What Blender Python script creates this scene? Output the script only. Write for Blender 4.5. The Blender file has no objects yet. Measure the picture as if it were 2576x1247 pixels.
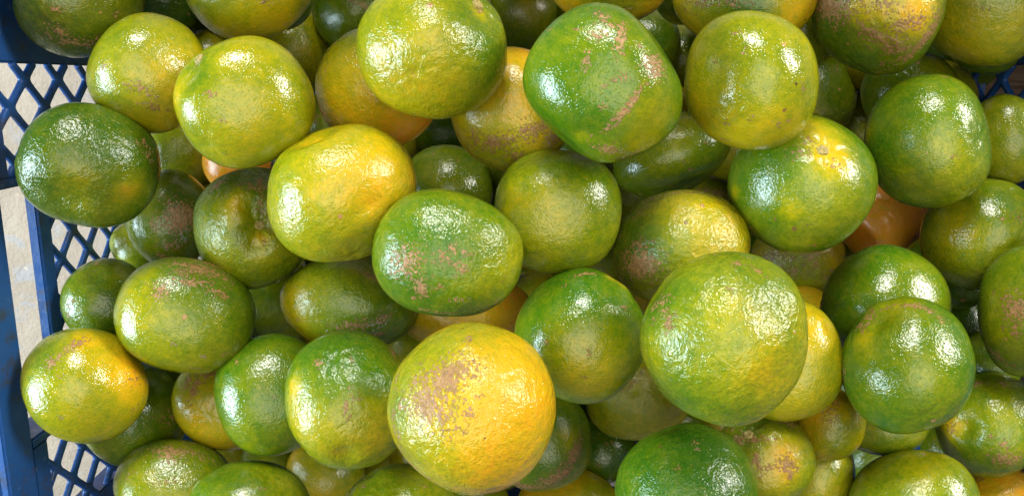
import bpy, bmesh, math
import numpy as np
from mathutils import Vector, Quaternion, Matrix

scene = bpy.context.scene
COL = scene.collection

# ------------------------------------------------------------------ camera
ZC = .681
TILT = math.radians(-11.8)
cam_data = bpy.data.cameras.new('camera')
cam_data.sensor_width = 36
cam_data.lens = 36 * 2021 / 2576
cam_data.clip_start = .01
cam_data.clip_end = 50
cam = bpy.data.objects.new('camera', cam_data)
cam.location = (0, 0, ZC)
cam.rotation_euler = (TILT, 0, 0)
COL.objects.link(cam)
scene.camera = cam

# ------------------------------------------------------------------ light
world = bpy.data.worlds.new('World')
scene.world = world
world.use_nodes = True
bg = world.node_tree.nodes['Background']
bg.inputs['Color'].default_value = (1.0, .96, .84, 1)
bg.inputs['Strength'].default_value = .13

def area(name, loc, target, sx, sy, power, color):
    l = bpy.data.lights.new(name, 'AREA')
    l.shape = 'RECTANGLE'; l.size = sx; l.size_y = sy; l.energy = power; l.color = color
    o = bpy.data.objects.new(name, l); COL.objects.link(o)
    o.location = loc
    o.rotation_euler = (Vector(target) - Vector(loc)).to_track_quat('-Z', 'Y').to_euler()
    return o
HEAP = (0, -.1, .3)
area('daylight_opening_west', (-1.7, -.25, .95), HEAP, .95, .8, 58, (.66, .86, 1))
area('daylight_opening_north', (-.15, 1.6, 1.15), HEAP, .68, .5, 33, (1, .98, .92))
area('daylight_opening_east', (1.5, .75, 1.0), HEAP, .66, .44, 29, (1, .97, .9))
area('roof_light', (.1, .1, 2.4), HEAP, 1.8, 1.8, 25, (1, .95, .82))

scene.render.engine = 'CYCLES'
scene.view_settings.view_transform = 'Standard'
scene.view_settings.look = 'None'
scene.view_settings.gamma = 1
scene.view_settings.use_curve_mapping = False
scene.view_settings.exposure = .36
scene.cycles.use_denoising = True
scene.cycles.max_bounces = 8

# ------------------------------------------------------------------ node helpers
class NT:
    def __init__(s, name):
        s.mat = bpy.data.materials.new(name); s.mat.use_nodes = True
        s.t = s.mat.node_tree; s.bsdf = s.t.nodes['Principled BSDF']
    def n(s, kind, **kw):
        nd = s.t.nodes.new('ShaderNode' + kind)
        for k, v in kw.items(): setattr(nd, k, v)
        return nd
    def link(s, a, b): s.t.links.new(a, b)
    def put(s, sock, v):
        if hasattr(v, 'links'): s.link(v, sock)
        else: sock.default_value = v
    def math(s, op, a, b=0., clamp=False):
        m = s.n('Math', operation=op, use_clamp=clamp); s.put(m.inputs[0], a); s.put(m.inputs[1], b); return m.outputs[0]
    def noise(s, vec, scale, detail=3, rough=.5, dist=0):
        m = s.n('TexNoise'); s.link(vec, m.inputs['Vector'])
        m.inputs['Scale'].default_value = scale; m.inputs['Detail'].default_value = detail
        m.inputs['Roughness'].default_value = rough; m.inputs['Distortion'].default_value = dist
        return m.outputs['Fac']
    def voro(s, vec, scale, feature='F1'):
        m = s.n('TexVoronoi', feature=feature); s.link(vec, m.inputs['Vector']); m.inputs['Scale'].default_value = scale
        return m
    def step(s, v, lo, hi, smooth=True):
        m = s.n('MapRange', interpolation_type='SMOOTHSTEP' if smooth else 'LINEAR'); s.put(m.inputs['Value'], v)
        m.inputs['From Min'].default_value = lo; m.inputs['From Max'].default_value = hi
        return m.outputs['Result']
    def mr(s, v, a, b, c, d):
        m = s.n('MapRange'); s.put(m.inputs['Value'], v)
        for q, x in zip(('From Min', 'From Max', 'To Min', 'To Max'), (a, b, c, d)): m.inputs[q].default_value = x
        return m.outputs['Result']
    def ramp(s, v, stops):
        m = s.n('ValToRGB'); s.link(v, m.inputs['Fac']); e = m.color_ramp.elements
        while len(e) < len(stops): e.new(.5)
        for q, (p, c) in zip(e, stops): q.position = p; q.color = (*c, 1)
        return m.outputs['Color']
    def mix(s, f, a, b, kind='MIX'):
        m = s.n('Mix', data_type='RGBA', blend_type=kind)
        s.put(m.inputs[0], f)
        for q, x in ((m.inputs[6], a), (m.inputs[7], b)):
            if isinstance(x, tuple): x = (*x, 1)[:4]
            s.put(q, x)
        return m.outputs[2]
    def bump(s, h, dist, strength=1., normal=None):
        m = s.n('Bump'); s.put(m.inputs['Height'], h); m.inputs['Distance'].default_value = dist; s.put(m.inputs['Strength'], strength)
        if normal is not None: s.link(normal, m.inputs['Normal'])
        return m.outputs['Normal']
    def attr(s, name):
        m = s.n('Attribute'); m.attribute_name = name; return m.outputs['Fac']

# ------------------------------------------------------------------ materials
def mat_peel():
    N = NT('citrus_peel')
    tc = N.n('TexCoord'); oi = N.n('ObjectInfo')
    sh = N.n('VectorMath', operation='SCALE'); N.link(oi.outputs['Location'], sh.inputs[0]); sh.inputs['Scale'].default_value = 37.
    ad = N.n('VectorMath', operation='ADD'); N.link(tc.outputs['Object'], ad.inputs[0]); N.link(sh.outputs[0], ad.inputs[1])
    V = ad.outputs[0]
    ripe, scar, speck, wr = N.attr('ripe'), N.attr('scar'), N.attr('speck'), N.attr('wrinkle')
    n1 = N.noise(V, 55, 3, .6, .4); n2 = N.noise(V, 260, 4, .65); n3 = N.noise(V, 900, 2, .5)
    t = N.math('ADD', ripe, N.mr(n1, .2, .8, -.10, .10))
    t = N.math('ADD', t, N.mr(n2, .2, .8, -.13, .13))
    t = N.math('ADD', t, N.mr(n3, .2, .8, -.075, .075), clamp=True)
    col = N.ramp(t, [(.0, (.024, .092, .003)), (.10, (.046, .116, .003)), (.20, (.080, .138, .003)), (.31, (.128, .168, .003)), (.46, (.220, .225, .003)),
                     (.62, (.35, .275, .004)), (.78, (.53, .315, .006)), (.9, (.64, .30, .008)), (1.0, (.76, .26, .013))])
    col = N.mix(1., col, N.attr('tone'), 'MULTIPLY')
    # oil glands: fine paler and darker dots
    g = N.voro(V, 760); gl = N.step(g.outputs['Distance'], .10, .42)
    col = N.mix(N.mr(gl, 0, 1, .09, 0), col, (.05, .07, .005), 'MIX')
    # dull greyish film in broad patches
    film = N.step(N.noise(V, 38, 3, .6), .52, .72)
    col = N.mix(N.math('MULTIPLY', film, .07), col, (.26, .29, .10))
    # scars: broken corky crusts
    sn = N.noise(V, 720, 3, .6, .5); sn2 = N.noise(V, 150, 3, .6)
    sv = N.math('ADD', scar, N.mr(sn, .28, .72, -1.0, 1.0))
    sv = N.math('ADD', sv, N.mr(sn2, .25, .75, -.22, .22))
    sm = N.step(sv, .62, .76)
    sm = N.math('MULTIPLY', sm, N.step(scar, .04, .16))
    sc_col = N.ramp(N.noise(V, 420, 4, .7), [(.25, (.12, .054, .018)), (.45, (.255, .128, .045)), (.7, (.38, .215, .088))])
    dark = N.step(sv, 1.35, 1.7)
    sc_col = N.mix(N.math('MULTIPLY', dark, .55), sc_col, (.13, .055, .022))
    halo = N.math('MULTIPLY', N.step(sv, .40, .78), .30)
    col = N.mix(halo, col, (.24, .20, .03))
    col = N.mix(N.math('MULTIPLY', sm, .94), col, sc_col)
    # scattered specks
    v1 = N.voro(V, 105); gate = N.step(N.math('SUBTRACT', N.n('Value').outputs[0], 0), 0, 1)
    cr = N.n('SeparateColor'); N.link(v1.outputs['Color'], cr.inputs[0])
    on = N.math('LESS_THAN', cr.outputs[0], N.math('MULTIPLY', speck, .34))
    rad = N.mr(cr.outputs[1], 0, 1, .05, .15)
    dd = N.math('ADD', v1.outputs['Distance'], N.mr(n2, .2, .8, -.06, .06))
    sp = N.math('MULTIPLY', on, N.math('LESS_THAN', dd, rad))
    col = N.mix(N.math('MULTIPLY', sp, .8), col, N.ramp(cr.outputs[2], [(0, (.06, .03, .012)), (.35, (.28, .12, .05)), (1, (.42, .22, .10))]))
    N.link(col, N.bsdf.inputs['Base Color'])
    rough = N.mr(N.noise(V, 60, 4, .65), .35, .68, .06, .20)
    rough = N.math('ADD', rough, N.math('MULTIPLY', sm, .30)); rough = N.math('ADD', rough, N.math('MULTIPLY', film, .06))
    N.link(rough, N.bsdf.inputs['Roughness'])
    N.bsdf.inputs['Specular IOR Level'].default_value = .52
    N.bsdf.inputs['Subsurface Weight'].default_value = 0
    # relief
    w1 = N.noise(V, 170, 3, .55); b = N.bump(w1, .0022, N.math('MULTIPLY', N.math('MULTIPLY', wr, wr), .17))
    w2 = N.noise(V, 560, 3, .6); b = N.bump(w2, .0009, N.mr(wr, .5, 1.8, .16, .55), b)
    b = N.bump(gl, .00026, .34, b)
    b = N.bump(N.math('MULTIPLY', sm, N.mr(sn, .3, .7, .6, 1.)), .0006, .9, b)
    N.link(b, N.bsdf.inputs['Normal'])
    return N.mat

def mat_stem():
    N = NT('stem_cork'); tc = N.n('TexCoord'); V = tc.outputs['Object']
    c = N.ramp(N.noise(V, 900, 4, .6), [(.3, (.10, .075, .018)), (.5, (.27, .21, .05)), (.75, (.42, .33, .13))])
    N.link(c, N.bsdf.inputs['Base Color']); N.bsdf.inputs['Roughness'].default_value = .6
    N.link(N.bump(N.noise(V, 1500, 3), .0003, .6), N.bsdf.inputs['Normal'])
    return N.mat

def mat_plastic():
    N = NT('blue_plastic'); tc = N.n('TexCoord'); V = tc.outputs['Object']
    n = N.noise(V, 28, 4, .6); d = N.noise(V, 75, 5, .7)
    c = N.mix(n, (.007, .048, .190), (.011, .078, .27))
    c = N.mix(N.math('MULTIPLY', N.step(d, .50, .70), .75), c, (.040, .038, .032))
    c = N.mix(N.math('MULTIPLY', N.step(N.noise(V, 160, 3, .7), .62, .7), .35), c, (.10, .17, .30))
    N.link(c, N.bsdf.inputs['Base Color'])
    N.link(N.mr(N.noise(V, 120, 4, .7), .3, .7, .30, .55), N.bsdf.inputs['Roughness'])
    st = N.n('Mapping'); N.link(V, st.inputs['Vector']); st.inputs['Scale'].default_value = (40, 12, 400)
    b = N.bump(N.noise(st.outputs[0], 4, 3, .6), .0004, .35)
    b = N.bump(N.noise(V, 500, 3), .0003, .4, b)
    N.link(b, N.bsdf.inputs['Normal'])
    return N.mat

def mat_ground():
    N = NT('dusty_concrete'); tc = N.n('TexCoord'); V = tc.outputs['Object']
    c = N.ramp(N.noise(V, 9, 5, .6), [(.3, (.25, .20, .15)), (.5, (.33, .26, .195)), (.7, (.40, .325, .25))])
    st = N.step(N.noise(V, 34, 3, .55, .6), .56, .68)
    c = N.mix(N.math('MULTIPLY', st, .65), c, (.29, .29, .30))
    fl = N.step(N.noise(V, 160, 3, .6), .64, .72)
    c = N.mix(N.math('MULTIPLY', fl, .6), c, (.52, .42, .30))
    dk = N.step(N.noise(V, 95, 4, .6), .66, .76)
    c = N.mix(N.math('MULTIPLY', dk, .45), c, (.24, .20, .16))
    N.link(c, N.bsdf.inputs['Base Color']); N.bsdf.inputs['Roughness'].default_value = .85
    b = N.bump(N.noise(V, 60, 6, .65), .004, .5); N.link(N.bump(N.noise(V, 300, 3), .0015, .5, b), N.bsdf.inputs['Normal'])
    return N.mat

def mat_wood():
    N = NT('dark_wood'); tc = N.n('TexCoord'); V = tc.outputs['Object']
    mp = N.n('Mapping'); N.link(V, mp.inputs['Vector']); mp.inputs['Scale'].default_value = (60, 60, 5)
    n = N.noise(mp.outputs[0], 3, 5, .6, .5)
    N.link(N.ramp(n, [(.3, (.030, .016, .008)), (.55, (.075, .042, .022)), (.8, (.13, .085, .055))]), N.bsdf.inputs['Base Color'])
    N.bsdf.inputs['Roughness'].default_value = .7
    N.link(N.bump(n, .001, .6), N.bsdf.inputs['Normal'])
    return N.mat

PEEL, STEM, BLUE, GROUND, WOOD = mat_peel(), mat_stem(), mat_plastic(), mat_ground(), mat_wood()

# ------------------------------------------------------------------ mesh helpers
def obj(name, bm, mat, parent=None, smooth=False):
    me = bpy.data.meshes.new(name); bm.normal_update(); bm.to_mesh(me); bm.free()
    me.materials.append(mat)
    if smooth:
        for p in me.polygons: p.use_smooth = True
    o = bpy.data.objects.new(name, me); COL.objects.link(o); o.parent = parent
    return o
def tag(o, label=None, cat=None, group=None, kind=None):
    for k, v in (('label', label), ('category', cat), ('group', group), ('kind', kind)):
        if v: o[k] = v
    return o
def box(bm, lo, hi, bev=0.):
    lo, hi = Vector(lo), Vector(hi)
    r = bmesh.ops.create_cube(bm, size=1, matrix=Matrix.Translation((lo + hi) / 2) @ Matrix.Diagonal((*(hi - lo), 1)))
    if bev:
        es = list({e for v in r['verts'] for e in v.link_edges})
        bmesh.ops.bevel(bm, geom=es, offset=bev, segments=2, affect='EDGES', clamp_overlap=True)
def boxes(name, items, mat, parent, bev=.0012):
    for lo, hi in items:
        bm = bmesh.new(); box(bm, lo, hi, bev); obj(name, bm, mat, parent)

# ------------------------------------------------------------------ ground
bm = bmesh.new(); bmesh.ops.create_grid(bm, x_segments=8, y_segments=8, size=3.0)
tag(obj('ground', bm, GROUND), kind='structure')

# ------------------------------------------------------------------ crate
XL, XR, YN, YS = -.260, .300, .090, -.336      # inner faces
ZT = .300                                       # top of the rim
crate = bpy.data.objects.new('plastic_crate', None); COL.objects.link(crate)
crate.location = (0, 0, 0)
tag(crate, 'blue plastic crate with diamond lattice sides holding the heaped mandarins', 'crate')

def lattice(name, a0, a1, z0, z1, place, phase_a=0., phase_z=.2405, pa=.029, pz=.030, wd=.0042, th=.0036, fuse=False):
    """diamond lattice in the (a, z) plane, clipped to a rectangle; place(a, z, t) gives the point, t the depth into the wall"""
    bm = bmesh.new()
    ln = math.hypot(pa, pz); ux, uz = pa / ln, pz / ln
    for fam in (1, -1):
        off = .0 if fam == 1 else .00025
        k0 = -40
        for k in range(-40, 41):
            # line through (phase_a + k*pa, phase_z) with direction (ux, fam*uz)
            ca, cz = phase_a + k * pa, phase_z
            ts = []
            lo, hi = -9., 9.
            for c, dr, mn, mx in ((ca, ux, a0, a1), (cz, fam * uz, z0, z1)):
                t0, t1 = (mn - c) / dr, (mx - c) / dr
                lo, hi = max(lo, min(t0, t1)), min(hi, max(t0, t1))
            if hi - lo < .003: continue
            pa_, pz_ = -fam * uz, ux
            nseg = max(1, int((hi - lo) / .004)); prev = None
            for s in range(nseg + 1):
                t = lo + (hi - lo) * s / nseg
                # bars swell where they cross
                zt = (cz + fam * uz * t - phase_z) / pz * 2
                near = abs(zt - round(zt))
                w = wd / 2 * (1 + .55 * max(0, 1 - near / .28) ** 2)
                A, Z = ca + ux * t, cz + fam * uz * t
                ch = .0007
                prof = [(-w, ch), (-w + ch, 0), (w - ch, 0), (w, ch), (w, th - ch), (w - ch, th), (-w + ch, th), (-w, th - ch)]
                ring = [bm.verts.new(place(A + pa_ * o, Z + pz_ * o, d + off)) for o, d in prof]
                if prev:
                    for q in range(8):
                        bm.faces.new((prev[q], prev[(q + 1) % 8], ring[(q + 1) % 8], ring[q]))
                else: bm.faces.new(ring[::-1])
                prev = ring
            bm.faces.new(prev)
    bmesh.ops.recalc_face_normals(bm, faces=bm.faces)
    o = obj(name, bm, BLUE, crate, True)
    if fuse:                                    # one moulded piece with filleted crossings
        m = o.modifiers.new('fuse', 'REMESH'); m.mode = 'VOXEL'; m.voxel_size = .0008; m.use_smooth_shade = True
        m = o.modifiers.new('soften', 'SMOOTH'); m.iterations = 5; m.factor = .5
        dg = bpy.context.evaluated_depsgraph_get()
        me = bpy.data.meshes.new_from_object(o.evaluated_get(dg), depsgraph=dg)
        o.modifiers.clear(); o.data = me
        if not me.materials: me.materials.append(BLUE)
    return o

def end_wall(x, s):
    """short wall with the hand slot; s = +1 when the inside of the crate lies towards +x"""
    P = lambda a, z, t: (x - s * t, a, z)
    def B(t0, t1, a0, a1, z0, z1):
        xs = sorted((x - s * t0, x - s * t1)); return ((xs[0], a0, z0), (xs[1], a1, z1))
    S0, S1 = -.1905, -.055                      # ends of the hand slot
    boxes('rim', [B(-.0005, .005, YS, YN, .2765, ZT)], BLUE, crate)
    boxes('rim_flange', [B(.0045, .022, YS - .02, YN + .02, ZT - .005, ZT + .0005)], BLUE, crate)
    boxes('corner_panel', [B(0, .0045, .0085, YN, .012, .277), B(0, .0045, YS, -.2545, .012, .277)], BLUE, crate)
    boxes('handle_bar', [B(-.0008, .0056, S0 - .001, S1 + .001, .2355, .2480)], BLUE, crate)
    boxes('slot_end', [B(-.0002, .016, S1, S1 + .006, .236, .277), B(-.0002, .020, S0 - .006, S0, .236, .277)], BLUE, crate)
    boxes('border_strip', [B(.0002, .0042, S1 + .005, .0095, .266, .277), B(.0002, .0042, -.256, S0 - .005, .262, .277), B(.0002, .0042, -.256, .0095, .030, .042)], BLUE, crate)
    boxes('outer_rib', [B(.0042, .016, q - .0015, q + .0015, .02, .2945) for q in (.012, -.052, -.1945, -.258)], BLUE, crate, .0005)
    boxes('outer_rib', [B(.0046, .014, YS, YN, q, q + .003) for q in (.030, .135)], BLUE, crate, .0005)
    lattice('lattice', -.050, .009, .040, .268, P, pz=.0325, fuse=True)
    lattice('lattice', S0, S1, .040, .2375, P, wd=.0040, fuse=True)
    lattice('lattice', -.2555, S0 - .004, .040, .264, P, fuse=True)
    boxes('border_strip', [B(.0006, .0038, q - .0035, q + .0035, .040, .238) for q in (S1 + .003, S0 - .003)], BLUE, crate)
def side_wall(y, s):
    P = lambda a, z, t: (a, y - s * t, z)
    def B(t0, t1, a0, a1, z0, z1):
        ys = sorted((y - s * t0, y - s * t1)); return ((a0, ys[0], z0), (a1, ys[1], z1))
    xa, xb = XL + .0005, XR - .0005
    boxes('rim', [B(0, .005, xa, xb, .2765, ZT - .001)], BLUE, crate)
    boxes('rim_flange', [B(.0045, .022, xa, xb, ZT - .006, ZT - .0005)], BLUE, crate)
    boxes('corner_panel', [B(0, .0045, xa, xa + .05, .012, .277), B(0, .0045, xb - .05, xb, .012, .277)], BLUE, crate)
    boxes('border_strip', [B(.0002, .0042, xa + .05, xb - .05, .262, .277), B(.0002, .0042, xa + .05, xb - .05, .030, .042), B(.0006, .0038, -.012, .032, .042, .262)], BLUE, crate)
    lattice('lattice', xa + .049, -.011, .040, .264, P)
    lattice('lattice', .031, xb - .049, .040, .264, P)
end_wall(XL, 1); end_wall(XR, -1); side_wall(YN, -1); side_wall(YS, 1)
base = [((XL - .004, YS - .004, .008), (XR + .004, YS + .012, .014)), ((XL - .004, YN - .012, .008), (XR + .004, YN + .004, .014))]
for k in range(13):
    q = XL + .004 + k * (XR - XL - .02) / 12
    base.append(((q, YS + .0125, .009), (q + .012, YN - .0125, .0135)))
boxes('base_slat', base, BLUE, crate)
boxes('foot', [((a, b, 0), (a + .03, b + .03, .0075)) for a in (XL, XR - .03) for b in (YS, YN - .03)], BLUE, crate)

# ------------------------------------------------------------------ wooden box beside the crate, added to darken the view past its right side
wb = bpy.data.objects.new('added_dark_box', None); COL.objects.link(wb); wb.location = (.42, -.1, 0)
tag(wb, 'dark brown wooden box added to darken the view through the right lattice', 'box')
for k in range(5):
    bm = bmesh.new(); y0 = -.30 + k * .115
    box(bm, (-.05, y0, .002), (-.034, y0 + .108, .262 + .004 * (k % 2)), .002); obj('plank', bm, WOOD, wb)
for z0 in (.05, .2):
    bm = bmesh.new(); box(bm, (-.0335, -.30, z0), (-.02, .268, z0 + .04), .002); obj('batten', bm, WOOD, wb)
bm = bmesh.new(); box(bm, (-.0335, -.30, .003), (.25, .268, .02), .002); obj('bottom_board', bm, WOOD, wb)
for y0 in (-.316, .2695):
    bm = bmesh.new(); box(bm, (-.05, y0, .002), (.25, y0 + .0155, .258), .002); obj('end_board', bm, WOOD, wb)
bm = bmesh.new(); box(bm, (.2505, -.316, .002), (.266, .285, .262), .002); obj('side_board', bm, WOOD, wb)

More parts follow.
